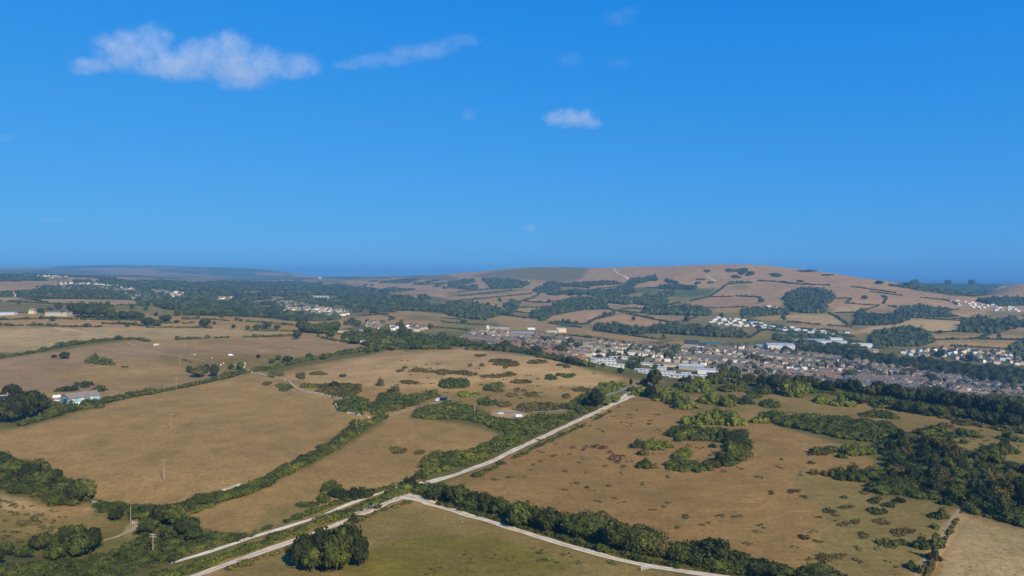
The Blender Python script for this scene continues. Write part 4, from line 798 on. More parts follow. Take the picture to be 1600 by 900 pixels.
for k in range(-13, 29):
    row = []; t = -250.0; off = (k//2)*37.0+(k % 2)*14.0
    run_t = None; left_n = 0
    while t < 1500:
        if left_n <= 0:
            left_n = rh.randint(5, 11); d = None; style = rh.random(); t += rh.choice([0, 0, 8]); terr = rh.random() < .3
        p = A0+ax*t+an*(off+9*math.sin(t/130.0+k*.25)+rh.uniform(-1.5, 1.5))
        left_n -= 1
        if inside(TOWN, np.array([p[0]]), np.array([p[1]]))[0] and not any(inside(q, np.array([p[0]]), np.array([p[1]]))[0] for q in AVOID):
            z = float(height(p[0], p[1]))
            if visible(np.array([p[0]]), np.array([p[1]]), np.array([z+6.5]))[0]:
                px, py = to_px(p[0], p[1], z); ds = 'west' if px < 935 else ('middle' if px < 1230 else 'east')
                if d is None or not terr: d = (rh.choice(['white rendered', 'white rendered', 'cream']), rh.choice(['brown tiled', 'brown tiled', 'grey slate'])) if terr and ds == 'middle' else pick(rh, ds)
                sh = (rh.choice([3, 3, 5]) if terr else rh.choice([0, 1, 1, 2, 3, 4]))
                ang = math.atan2(ax[1], ax[0])+(0 if terr else rh.choice([0, math.pi/2, math.pi/2]))+rh.uniform(-.15, .15)
                if rh.random() > .05: row.append((px, p[0], p[1], ang, sh, d[0], d[1]))
        t += (10.2 if terr else 12.6)+rh.uniform(-.8, 2.0)
    if row: rows.append(sorted(row))
def mean_y(r): return sum(a[2] for a in r)/len(r)
ni = 0; rn = 0
for row in rows:                                         # nearest rows first
    rn += 1
    if ni+len(row) <= 262:
        for i, (px, x, y, a, sh, w_, rf) in enumerate(row):
            house(x, y, a, sh, w_, rf, '%s house with %s roof, %s from left in %s town row' % (w_, rf, nth(i+1), nth(rn)), 'houses of the town')
        ni += len(row)
    else: REST += [r[1:] for r in row]
def cluster(poly, d, ds, rr, dens=1.0, out=None):
    x, y = fill(wpoly(poly), d); res = []
    for a, b in zip(x, y):
        if rr.random() > dens: continue
        w_, r_ = pick(rr, ds); res.append((a, b, rr.uniform(-.5, .5)+rr.choice([0, 1.57]), rr.choice([0, 1, 2, 3, 4]), w_, r_))
    return res
def named(lst, place, group):
    lst = sorted(lst, key=lambda r: r[0]/r[1])
    for i, (x, y, a, sh, w_, rf) in enumerate(lst): house(x, y, a, sh, w_, rf, '%s house with %s roof, %s from left %s' % (w_, rf, nth(i+1), place), group)
named(cluster('572 504;600 506;600 514;574 513', 15, 'west', rh), 'in the plateau edge cluster', 'plateau edge houses')
named(cluster('612 508;668 511;664 519;612 516', 17, 'west', rh), 'in the terrace behind trees', 'terrace behind the trees')
REST += cluster(VILL, 27, 'village', rh, .75); REST += cluster(ESTATE, 19, 'village', rh, .8)
REST += cluster('1404 552;1440 545;1500 545;1560 550;1620 556;1620 572;1560 570;1480 560;1420 557', 17, 'east', rh, .95)
REST += cluster('256 456;292 456;290 467;256 467', 30, 'village', rh, .5); REST += cluster('335 465;362 465;360 473;335 473', 30, 'village', rh, .6); REST += cluster('470 442;486 441;486 449;462 451', 60, 'village', rh, .5); REST += cluster('400 446;440 446;440 450;400 450', 60, 'village', rh, .4)
REST += cluster('0 460;28 456;28 464;0 463', 30, 'village', rh, .6); REST += cluster('60 428;110 429;105 435;60 434', 55, 'village', rh, .5); REST += cluster('20 431;45 431;45 437;25 437', 45, 'village', rh, .5)
REST += cluster('620 460;640 461;640 466;620 465', 50, 'village', rh, .5); REST += cluster('955 447;985 446;980 454;955 454', 32, 'village', rh, .5); REST += cluster('1190 478;1240 479;1240 489;1195 489', 22, 'village', rh, .4); REST += cluster('1230 538;1290 542;1280 548;1240 546', 22, 'east', rh, .5)
V = []; FQ = {3: [], 4: []}; MI = {3: [], 4: []}; off = 0; mats = [MW[k] for k in WK]+[MR[k] for k in RK]+[M['pipe']]
for (x, y, a, sh, w_, rf) in REST:
    z = float(height(x, y)); c, s = math.cos(a), math.sin(a)
    for nm, me in zip('wrc', HS[sh]):
        v = np.array([q.co[:] for q in me.vertices]); V.append(np.stack([(v[:, 0]*c-v[:, 1]*s)*.88+x, (v[:, 0]*s+v[:, 1]*c)*.88+y, v[:, 2]*.95+z], 1))
        mi = WK.index(w_) if nm == 'w' else (len(WK)+RK.index(rf) if nm == 'r' else len(WK)+len(RK))
        for p in me.polygons:
            n = len(p.vertices); FQ[n].append([off+i for i in p.vertices]); MI[n].append(mi)
        off += len(v)
tag(link('houses', mesh_np('houses', np.concatenate(V), [np.array(FQ[3]), np.array(FQ[4])], mats, MI[3]+MI[4])), 'remaining small houses of the town and the far villages', None, None, 'stuff')
_gx, _gy = fill(TOWN, 14.0, np.random.default_rng(3), .5); _k = fnoise(_gx/45, _gy/45, 81) > -.05; _gx, _gy = _gx[_k], _gy[_k]
mass('garden_greenery', _gx, _gy, 3.9, 5.6, 'wood', 'garden hedges and shrubs between the town houses', 'greenery', 'stuff', None, .4)
NHOUSE = (ni, len(REST))

# caravans, chalets and large sheds
def caravan_mesh():
    b = MB(); b.box(-4.5, 4.5, -1.6, 1.6, .5, 3.0, 0, .1, .05); return b.me('body', M['white'])
CB = caravan_mesh()
def _cr():
    b = MB(); b.poly([(-4.6, -1.7, 3.0), (4.6, -1.7, 3.0), (4.6, 1.7, 3.0), (-4.6, 1.7, 3.0), (-4.5, 0, 3.5), (4.5, 0, 3.5)], [(0, 1, 5, 4), (2, 3, 4, 5), (1, 2, 5), (3, 0, 4), (0, 3, 2, 1)]); return b.me('roof', M['flatroof'])
CR = _cr()
def caravans(poly, d, place, group, dens=.85):
    x, y = fill(wpoly(poly), d); o = np.argsort(x/y); i = 0
    for k in o:
        if rh.random() > dens: continue
        i += 1; r = bpy.data.objects.new('caravan', None); COL.objects.link(r); r.location = (x[k], y[k], float(height(x[k], y[k]))-.2); r.rotation_euler = (0, 0, rh.uniform(-.4, .4)+rh.choice([0, 0, 1.57])); r.scale = (1.15, 1.15, 1.3)
        link('body', CB, r); link('roof', CR, r); tag(r, 'white static caravan, %s from left %s' % (nth(i), place), 'caravan', group)
caravans('1104 502;1120 497;1160 500;1195 507;1195 513;1160 511;1120 508', 22, 'on the site among the trees', 'caravans among the trees')
caravans('1192 510;1240 513;1300 519;1330 522;1330 526;1290 524;1240 519;1195 516', 19, 'in the long row under the stubble fields', 'caravans in the long row')
caravans('1484 471;1500 470;1560 477;1595 483;1595 488;1550 486;1500 481', 24, 'on the site under the right hill', 'caravans under the right hill')
caravans('1358 525;1382 526;1382 532;1358 530', 17, 'in the small group by the right wood', 'caravans by the right wood', .6)
def block(px, py, w, d, h, rz, wall, roof, label, cat='building', name='building', pitch=0.0, yoff=0.0, win=0):
    """large building: walls, roof, a row of windows; metres"""
    X, Y, Z = ground_at(px, py); r = bpy.data.objects.new(name, None); COL.objects.link(r); r.location = (X[0], Y[0]+yoff, float(height(X[0], Y[0]+yoff))); r.rotation_euler = (0, 0, rz)
    a = MB(); a.box(-w/2, w/2, -d/2, d/2, -3, h)
    if pitch: a.poly([(-w/2, -d/2, h), (-w/2, d/2, h), (-w/2, 0, h+pitch)], [(0, 2, 1)]); a.poly([(w/2, -d/2, h), (w/2, d/2, h), (w/2, 0, h+pitch)], [(0, 1, 2)])
    link('wall', a.me('wall', M.get(wall) or MW[wall]), r)
    b = MB(); o = .4
    if pitch: b.poly([(-w/2-o, -d/2-o, h-.1), (w/2+o, -d/2-o, h-.1), (w/2+o, d/2+o, h-.1), (-w/2-o, d/2+o, h-.1), (-w/2-o, 0, h+pitch+.2), (w/2+o, 0, h+pitch+.2)], [(0, 1, 5, 4), (2, 3, 4, 5), (1, 2, 5), (3, 0, 4), (0, 3, 2, 1)])
    else: b.box(-w/2-o, w/2+o, -d/2-o, d/2+o, h, h+.5)
    link('roof', b.me('roof', M.get(roof) or MR.get(roof) or MW[roof]), r)
    if win:
        wm = MB(); wm.box(-.8, .8, -.06, .06, 0, 1.3); me = wm.me('window', M['glass'])
        for i in range(win): link('window', me, r, (-w/2+(i+.5)*w/win, -d/2-.05, h*.5))
    return tag(r, label, cat)
CH = '''940 563 44 7 3.2|long white flat-roofed chalet row at the upper left of the estate
946 567 34 7 3.2|white chalet row, second from the top
955 572 40 8 3.4|wide white chalet row near the green bank
928 566 9 7 3|small white chalet beside the green trees
966 560 30 7 3|pale chalet row behind the estate
1010 570 18 7 3.2|short white chalet above the dark garden trees
1023 573 16 7 3.2|short white chalet right of the dark garden trees
1032 577 18 8 3.6|white chalet in the middle of the estate
1008 580 32 7 3.2|white chalet row beside the dark shrubs
1014 584 30 7 3.2|lower white chalet row beside the dark shrubs
1050 588 36 7 3.4|long white chalet row in the front line
1068 591 30 7 3.4|white chalet row in the front line, middle
1089 592 28 8 3.6|white chalet row at the right end of the front line
1042 583 26 7 3.2|white chalet row behind the front line
1072 586 14 7 3.4|small white chalet behind the front line'''
for t in CH.split('\n'):
    s, nm = t.split('|'); px, py, w, d, h = map(float, s.split()); block(px, py, w*.9, d*.8, h*.85, -.30, 'white', 'flatroof', nm, 'chalet', 'chalet', win=max(2, int(w/6)))
block(1080, 577, 34, 16, 5, -.3, 'grey stone', 'bluegrey', 'long grey hall with blue sheet roof above the chalets', pitch=2.5)
block(1104, 584, 24, 14, 6.5, -.25, 'white', 'bluegrey', 'tall white hall at the end of the chalets', pitch=1.5)
block(1115, 590, 16, 11, 4.5, -.3, 'red brick', 'dark slate', 'low brick building beside the tall white hall', pitch=2.2)
block(1056, 573, 36, 10, 4, -.2, 'cream', 'pale stone', 'long low building with pale roof above the chalets', pitch=1.5)
block(1218, 546, 44, 34, 9, -.18, 'white', 'bluegrey', 'big white warehouse with a blue sheet roof', win=6, pitch=2)
block(1198, 544, 34, 20, 5, -.18, 'bluegrey', 'bluegrey', 'low blue shed leaning against the white warehouse')
block(1262, 534, 60, 16, 5, -.2, 'bluegrey', 'bluegrey', 'long blue-grey factory shed among trees')
block(1290, 537, 70, 18, 6, -.2, 'white', 'bluegrey', 'pale factory block behind the warehouse')
block(1306, 534, 22, 14, 7, -.2, 'white', 'flatroof', 'white upper block on the factory')
block(1346, 541, 34, 14, 5, -.2, 'white', 'flatroof', 'low white depot at the right of the factory')
block(1363, 552, 18, 14, 5, -.2, 'cream', 'pale stone', 'pale pitched hall before the dark tree belt', pitch=3)
block(816, 525, 44, 18, 7, -.1, 'bluegrey', 'bluegrey', 'long blue-grey block behind the brown terraces', win=8)
block(863, 522, 26, 18, 8, -.1, 'cream', 'pale stone', 'pale cream block at the edge of the meadow', win=4)
block(876, 519, 20, 14, 8, .2, 'cream', 'flatroof', 'second cream block beside the meadow hedge')
block(762, 518, 5, 5, 12, .1, 'white', 'flatroof', 'slim white tower above the terraces', 'tower', 'tower')
block(778, 514, 46, 12, 5, -.05, 'grey stone', 'grey slate', 'long slate-roofed hall beside the white tower', pitch=3)
block(830, 515, 16, 8, 4, 0, 'white', 'flatroof', 'small white shed beyond the long blue-grey block')
block(1108, 537, 44, 7, 3, -.35, 'greensheet', 'greensheet', 'long low green shed in the meadow', 'shed', 'shed')
block(1080, 545, 22, 14, 9, -.4, 'grey stone', 'dark slate', 'large gabled chapel with dark slate roof', 'chapel', 'chapel', pitch=6)
block(1094, 546, 20, 14, 7, -.3, 'white', 'dark slate', 'white gabled hall beside the chapel', pitch=4)
block(92, 493, 34, 16, 6, .05, 'grey stone', 'grey slate', 'wide grey barn among the plateau trees', 'barn', 'barn', pitch=2.5)
block(51, 490, 9, 8, 5, .1, 'cream', 'pale stone', 'small pale cottage with white gable on the plateau', 'cottage', 'cottage', pitch=3)
block(10, 492, 30, 10, 4, .1, 'flatroof', 'flatroof', 'long grey shed at the left edge of the plateau', 'shed', 'shed')
block(500, 467, 60, 16, 9, 0, 'white', 'pale stone', 'long white house standing in the valley woodland', 'house', 'house', pitch=3, win=6)
block(540, 520, 30, 10, 3.5, .05, 'cream', 'pale stone', 'long pale farm shed at the plateau end', 'shed', 'shed', pitch=1.2)
block(568, 520, 14, 9, 4, .1, 'white', 'pale stone', 'white bungalow at the plateau end', 'house', 'house', pitch=2)
block(567, 536, 8, 4, 3, .2, 'white', 'bluegrey', 'small white shed below the plateau hedge', 'shed', 'shed')
block(605, 539, 14, 5, 2.8, 0, 'white', 'flatroof', 'white mobile home in the green plateau edge', 'mobile home', 'mobile_home')
block(659, 538, 10, 5, 2.8, 0, 'white', 'flatroof', 'white hut at the edge of the domed hill', 'hut', 'hut')
block(500, 436, 22, 16, 18, 0, 'grey stone', 'grey stone', 'far castle ruin on its mound in the gap', 'ruin', 'ruin')
block(451, 547, 6, 4, 2.5, .1, 'red brick', 'brown tiled', 'small rust-red field shelter', 'shelter', 'shelter', pitch=.6)
# ------------------------------------------------------------------ the blue barn and the farmyard
M['barnroof'] = plain('fibre_cement_roof', (.20, .165, .13), .85, .2, .5); M['barnwall'] = plain('pale_blue_cladding', (.25, .38, .42), .6, .15, .6)
M['carwhite'] = plain('white_paint', (.7, .7, .7), .3, .03, 1); M['carnavy'] = plain('navy_paint', (.012, .016, .045), .3, .03, 1); M['carred'] = plain('dark_red_paint', (.10, .02, .015), .4, .1, 1)
M['tyre'] = plain('rubber', (.015, .015, .015), .8, .1, 2); M['lamp'] = plain('lamp_glass', (.6, .6, .55), .2, .05, 2); M['timber'] = plain('grey_gate_timber', (.42, .40, .36), .85, .2, 2)
M['solar'] = plain('solar_panel', (.015, .03, .10), .2, .1, 1); M['steel'] = plain('galvanised_steel', (.45, .47, .48), .4, .1, 2, .6); M['hide'] = plain('red_brown_hide', (.085, .026, .012), .8, .3, 2); M['hidedark'] = plain('black_hide', (.02, .016, .014), .8, .3, 2)
def place(name, px, py, rz=0.0, sc=1.0):
    X, Y, Z = ground_at(px, py); r = bpy.data.objects.new(name, None); COL.objects.link(r); r.location = (X[0], Y[0], Z[0]); r.rotation_euler = (0, 0, rz); r.scale = (sc, sc, sc); return r
def barn():
    r = place('barn', 126, 628, -.62); w, d, h, p = 13.0, 21.0, 4.6, 2.6         # gable end faces the yard, ridge runs away
    a = MB(); a.box(-w/2, w/2, -d/2, d/2, -1.5, h); link('wall', a.me('wall', M['barnwall']), r)
    for y in (-d/2, d/2):
        g = MB(); g.poly([(-w/2, y-.05, h), (w/2, y-.05, h), (0, y-.05, h+p), (-w/2, y+.05, h), (w/2, y+.05, h), (0, y+.05, h+p)], [(0, 1, 2), (5, 4, 3), (0, 3, 4, 1), (1, 4, 5, 2), (2, 5, 3, 0)]); link('gable', g.me('gable', M['barnwall']), r)
    for s in (-1, 1):
        b = MB(); x = s*(w/2+.6); zl = h-.25; b.poly([(0, -d/2-.5, h+p+.1), (0, d/2+.5, h+p+.1), (x, d/2+.5, zl), (x, -d/2-.5, zl), (0, -d/2-.5, h+p+.3), (0, d/2+.5, h+p+.3), (x, d/2+.5, zl+.2), (x, -d/2-.5, zl+.2)],
            [(0, 1, 2, 3), (7, 6, 5, 4), (0, 3, 7, 4), (1, 5, 6, 2), (2, 6, 7, 3), (0, 4, 5, 1)]); link('roof', b.me('roof', M['barnroof']), r)
    for i in range(13):                                                          # upright cladding sheets along the long side
        c = MB(); c.box(-.06, .06, 0, d/13*.86, .3, h-.4); link('panel', c.me('panel', M['white' if i % 4 == 1 else 'barnwall']), r, (w/2+.05, -d/2+i*d/13+.1, 0))
        link('panel', c.me('panel', M['barnwall']), r, (-w/2-.05, -d/2+i*d/13+.1, 0))
    dm = MB(); dm.box(-1.9, 1.9, -.06, .06, 0, 3.8); link('door', dm.me('door', M['glass']), r, (.8, -d/2-.04, 0))
    dm = MB(); dm.box(-1.4, 1.4, -.08, .08, 0, 3.6); link('door', dm.me('door', M['greensheet']), r, (-3.4, -d/2-.06, 0))
    dm = MB(); dm.box(-.08, .08, -2.2, 2.2, 0, 3.4); link('door', dm.me('door', M['glass']), r, (-w/2-.12, -4, 0))
    tag(r, 'pale blue farm barn with grey pitched roof behind the hedge', 'barn')
barn()
def farmhouse():
    r = place('farmhouse', 4, 630, .3); a, b, c = house_shapes(12, 8, 3.2, 6.2); link('wall', a, r); o = link('roof', b, r); o.material_slots[0].link = 'OBJECT'; o.material_slots[0].material = MR['pale stone']; link('chimney', c, r)
    s = MB(); s.poly([(-3.5, -3.6, 3.62), (3.5, -3.6, 3.62), (3.5, -1.2, 5.42), (-3.5, -1.2, 5.42)], [(0, 1, 2, 3)]); link('solar_panel', s.me('solar_panel', M['solar']), r)
    tag(r, 'low farmhouse with blue solar panels at the left edge', 'house')
farmhouse()
def wheel_mesh(r=.33, w=.22):
    b = MB(); b.tube((0, -w/2, 0), (0, w/2, 0), r, r, 12); t = b.me('tyre', M['tyre'])
    b = MB(); b.tube((0, -w/2-.01, 0), (0, w/2+.01, 0), r*.55, r*.55, 10); return t, b.me('rim', M['steel'])
WH, RM = wheel_mesh()
def vehicle(px, py, rz, paint, label, van=False, sc=1.0, cat='car', name='car'):
    r = place(name, px, py, rz, sc); L2 = 2.2 if not van else 2.6; w = .9; b = MB()
    prof = [(-L2, .35), (L2, .35), (L2, .75), (L2*.92, .95), (L2*.5, 1.02), (-L2*.9, 1.05), (-L2, .9)] if not van else [(-L2, .4), (L2, .4), (L2, .95), (L2*.75, 1.2), (L2*.55, 2.0), (-L2, 2.1)]
    n = len(prof); b.poly([(x, -w, z) for x, z in prof]+[(x, w, z) for x, z in prof], [tuple(range(n)), tuple(range(2*n-1, n-1, -1))]+[(i, n+i, n+(i+1) % n, (i+1) % n) for i in range(n)])
    if not van:
        b.poly([(L2*.34, -.72, 1.48), (-L2*.55, -.72, 1.48), (-L2*.55, .72, 1.48), (L2*.34, .72, 1.48), (L2*.34, -.72, 1.40), (-L2*.55, -.72, 1.40), (-L2*.55, .72, 1.40), (L2*.34, .72, 1.40)], [(0, 1, 2, 3), (7, 6, 5, 4), (0, 4, 5, 1), (1, 5, 6, 2), (2, 6, 7, 3), (3, 7, 4, 0)])
    link('body', b.me('body', M[paint]), r)
    g = MB()
    if not van: g.poly([(L2*.52, -.84, 1.0), (-L2*.85, -.84, 1.03), (-L2*.85, .84, 1.03), (L2*.52, .84, 1.0), (L2*.33, -.71, 1.42), (-L2*.54, -.71, 1.42), (-L2*.54, .71, 1.42), (L2*.33, .71, 1.42)], [(0, 4, 5, 1), (1, 5, 6, 2), (2, 6, 7, 3), (3, 7, 4, 0)])
    else: g.poly([(L2*.765, -.8, 1.24), (L2*.765, .8, 1.24), (L2*.575, .8, 1.95), (L2*.575, -.8, 1.95)], [(0, 1, 2, 3)])
    link('window', g.me('window', M['glass']), r)
    for sx in (-1, 1):
        for sy in (-1, 1):
            k = link('wheel', WH, r, (sx*L2*.62, sy*(w-.08), .33)); link('rim', RM, k)
    for sy in (-1, 1):
        h = MB(); h.box(-.05, .05, -.16, .16, -.08, .08); link('headlight', h.me('headlight', M['lamp']), r, (L2+.01, sy*.62, .68))
    return tag(r, label, cat)
vehicle(684.5, 626, 1.35, 'carwhite', 'white car parked beside two dark cars in the scrub', False, 1.35)
vehicle(690, 625, 1.4, 'carnavy', 'dark blue car parked in the middle of three', False, 1.35)
vehicle(696, 624.5, 1.45, 'carnavy', 'dark blue car parked at the right end of three', False, 1.35)
vehicle(782, 647, .2, 'carwhite', 'white car on the tarmac lane below the hill')
vehicle(811, 652, .3, 'carwhite', 'pale van parked by the lane side', True, 1, 'van', 'van')
vehicle(90, 622, .6, 'carwhite', 'white van standing in the farmyard', True, 1.2, 'van', 'van')
vehicle(88, 627, .2, 'carwhite', 'white car parked in the farmyard behind the van')
vehicle(104, 631, 1.2, 'carnavy', 'dark car parked at the barn corner')
vehicle(361, 556, .1, 'carwhite', 'lone white van in the far cattle field', True, 1.0, 'van', 'van')
vehicle(657, 764, .6, 'carnavy', 'dark car at the track junction gateway')
def bales(px, py, n, look, rz, rad, group):
    X, Y, Z = ground_at(px, py); b = MB(); b.tube((-.66, 0, 0), (.66, 0, 0), rad, rad, 16); b.tube((-.69, 0, 0), (.69, 0, 0), rad*.9, rad*.9, 16); me = b.me('wrapped_bale', M['white'])
    for i in range(n):
        t = (i-(n-1)/2)*1.5; x, y = X[0]+t*math.cos(rz), Y[0]+t*math.sin(rz)
        tag(link('wrapped_bale', me, None, (x, y, float(height(x, y))+rad*.95), rz+random.uniform(-.06, .06)), '%s, %s from left' % (look, nth(i+1)), 'bale', group)
bales(139, 633, 5, 'white wrapped bale in the row beside the blue barn', -.05, 1.1, 'bales beside the barn'); bales(119, 634, 3, 'white wrapped bale at the front corner of the barn', .8, 1.3, 'bales at the barn corner')
# ------------------------------------------------------------------ power poles
def pole(px, py, h_px, label, arms=1, ins=3, mat='woodpole', top=None):
    r = place('power_pole', px, py, random.uniform(-.3, .3)); h = h_px*px_m(r.location.y)
    b = MB(); b.tube((0, 0, -.5), (0, 0, h), .17, .12, 10); link('pole', b.me('pole', M[mat]), r)
    for k in range(arms):
        z = h-.35-k*.8; a = MB(); a.box(-1.25, 1.25, -.08, .08, z-.09, z+.09); o = link('crossarm', a.me('crossarm', M[mat]), r)
        for i in range(ins):
            c = MB(); c.tube((0, 0, 0), (0, 0, .28), .09, .06, 8); link('insulator', c.me('insulator', M['ceramic']), o, (-1.1+2.2*i/max(1, ins-1), 0, z+.09))
    return tag(r, label, 'power pole')
pole(239, 866, 32, 'tall power pole with double crossarm above the bottom left thicket', 2, 4); pole(256, 750, 32, 'power pole standing in the middle of the big field'); pole(267, 671, 24, 'farther power pole in the big field')
pole(275.5, 609, 18, 'power pole in the hedge above the big field'); pole(281, 572, 17, 'power pole in the cattle field'); pole(204, 818, 28, 'bare pole beside the short earth path', 0); pole(95, 764, 9, 'short pole in the tangled thicket', 0)
pole(557, 669, 16, 'pole beside the stone wall corner', 0); pole(742, 648, 15, 'pale post in the scrub by the lane', 0, 0, 'white'); pole(71, 640, 15, 'power pole in the farmyard hedge'); pole(334, 513, 12, 'thin power pole on the far plateau'); pole(289, 545, 14, 'distant power pole above the cattle field')
# ------------------------------------------------------------------ dry-stone walls: single stones in a course
def stone_mesh(seed):
    r = random.Random(seed); b = MB(); b.box(-.5, .5, -.5, .5, 0, 1, 0, .08, .08)
    b.v = [(x+r.uniform(-.09, .09), y+r.uniform(-.09, .09), z+r.uniform(-.06, .12)) for x, y, z in b.v]; return b.me('stone', M['stone'])
STONES = [stone_mesh(i) for i in range(6)]
def stone_wall(s, label, h=1.1, w=.8, step=1.6, gap=0.0):
    q = wline(s, step); r = bpy.data.objects.new('stone_wall', None); COL.objects.link(r); c = q.mean(0); r.location = (c[0], c[1], float(height(c[0], c[1]))); t = np.gradient(q, axis=0)
    b0 = MB()
    for i in range(len(q)):
        if random.random() < gap: continue
        a = math.atan2(t[i, 1], t[i, 0]); z = float(height(q[i, 0], q[i, 1]))
        for k, hh in ((0, h*.55), (1, h*.45)):
            o = link('stone', random.choice(STONES), r, (q[i, 0]-c[0], q[i, 1]-c[1], z-r.location.z-.1+k*h*.55), a+random.uniform(-.1, .1), (step*random.uniform(.85, 1.05), w*random.uniform(.8, 1.1)*(1-.15*k), hh*random.uniform(.85, 1.2)))
    return tag(r, label, 'stone wall')
stone_wall('386 581;410 586;430 590;445 594', 'pale stone wall beside the hedge corner of the big field', 1.3, 1.3)
stone_wall('377 583;387 580;398 577', 'short thick stone wall at the hedge end', 1.5, 1.6)
stone_wall('451 597;458 604;464 609;470 611', 'stone wall stepping down past the dark bush', 1.3, 1.3)
stone_wall('470 611;485 614;500 616;520 621;538 625', 'long pale stone wall above the big field', 1.3, 1.3)
stone_wall('524 632;526 637;531 643', 'curved end of the stone wall round the thicket', 1.3, 1.3)
stone_wall('544 646;556 648;562 650', 'low stone wall at the corner of the big field', 1.2, 1.3); stone_wall('570 651;576 653', 'last stones of the wall beside the earth path', 1.1, 1.2)
stone_wall('560 672;552 679;545 685', 'short stone wall beside the earth rut', 1.0, 1.1); stone_wall('300 783;325 776;344 769', 'half buried stone wall along the bottom of the big field', .9, .9, 1.6, .2); stone_wall('350 768;362 764;373 760', 'white broken wall piece at the bottom of big field', 1.2, 1.6)
stone_wall('85 513;110 516;130 519;150 523;174 528', 'pale stone wall between the far pale fields', 1.4, 1.6, 3.2); stone_wall('146 787;155 791;166 795', 'pale concrete wall in the rough pasture', 1.4, 1.6)
hedge('1503 800;1490 822;1476 846;1458 876;1445 905', 'thin brown weed strip between footpath and pale stubble', 1.0, .7, 'brown', .2)
# boulders and rubble
def boulder(px, py, s, label, group=None, mat='stone'):
    bm = bmesh.new(); bmesh.ops.create_icosphere(bm, subdivisions=2, radius=1.0); r = random.Random(int(px*7+py))
    ph = [r.uniform(0, 6) for _ in range(4)]
    for v in bm.verts:
        k = 1+.13*math.sin(2.3*v.co.x+ph[0])+.12*math.sin(3.1*v.co.y+ph[1])+r.uniform(-.06, .06); v.co *= k; v.co.x = max(-.8, min(.8, v.co.x)); v.co.y = max(-.72, min(.72, v.co.y)); v.co.z = max(-.5, min(.72, v.co.z))
    me = bpy.data.meshes.new('boulder'); bm.to_mesh(me); bm.free(); me.materials.append(M[mat]); X, Y, Z = ground_at(px, py)
    return tag(link('boulder', me, None, (X[0], Y[0], Z[0]+s*.35), r.uniform(0, 3), (s*1.2, s, s)), label, 'boulder', group)
for i, (px, py) in enumerate(((556, 804), (560, 802.5), (569, 799), (573, 797), (578, 794.5), (583, 792.5), (587, 791))): boulder(px, py, 1.0, 'grey stone block, %s from left in the row beside the gravel track' % nth(i+1), 'stone blocks beside the track', 'greystone')
rb = random.Random(5)
for i, px in enumerate(sorted([rb.uniform(694, 730) for _ in range(8)])): boulder(px, 806+(px-694)*.32+rb.uniform(-2, 5), rb.uniform(.10, .2), 'small white rock, %s from left below the forking track' % nth(i+1), 'white rocks below the fork', 'stone')
for i, px in enumerate(sorted([rb.uniform(335, 384) for _ in range(14)])): boulder(px, 571+rb.uniform(-3, 5), rb.uniform(.5, 1.1), 'pale rubble stone, %s from left in the old quarry patch' % nth(i+1), 'quarry rubble', 'chalk')
for i, (px, py, s) in enumerate(((243, 540, 2.2), (247, 539, 1.6), (304, 555, 1.2), (331, 560, .9), (652, 758, 1.0), (658, 757, 1.1), (664, 757, .9))): boulder(px, py, s, ('grey rock pile in the far cattle field' if px < 246 else 'smaller grey rock beside the rock pile') if px < 250 else ('white rock in the cattle field grass' if px < 320 else ('flat white rock near the quarry' if px < 340 else 'white gateway stone, %s from left at the track junction' % nth(i-3))), None, 'chalk')
def gate(px, py, rz, label, L_=3.6):
    r = place('field_gate', px, py, rz)
    for x in (-L_/2, L_/2): b = MB(); b.box(x-.12, x+.12, -.12, .12, -.3, 1.5); link('post', b.me('post', M['timber']), r)
    for k in range(5): b = MB(); b.box(-L_/2+.14, L_/2-.14, -.03, .03, .2+k*.24, .3+k*.24); link('bar', b.me('bar', M['timber']), r)
    b = MB(); b.poly([(-L_/2+.14, -.05, .2), (-L_/2+.3, -.05, .2), (L_/2-.14, -.05, 1.25), (L_/2-.3, -.05, 1.25)], [(0, 1, 2, 3)]); link('brace', b.me('brace', M['timber']), r)
    return tag(r, label, 'gate')
gate(1011, 890, .4, 'pale wooden field gate below the tall hedge', 4.5); gate(212, 820, -.3, 'grey field gate at the short earth path'); gate(660, 760, .9, 'wooden gate at the track junction'); gate(303, 783, .2, 'small gate in the wall under the big field')
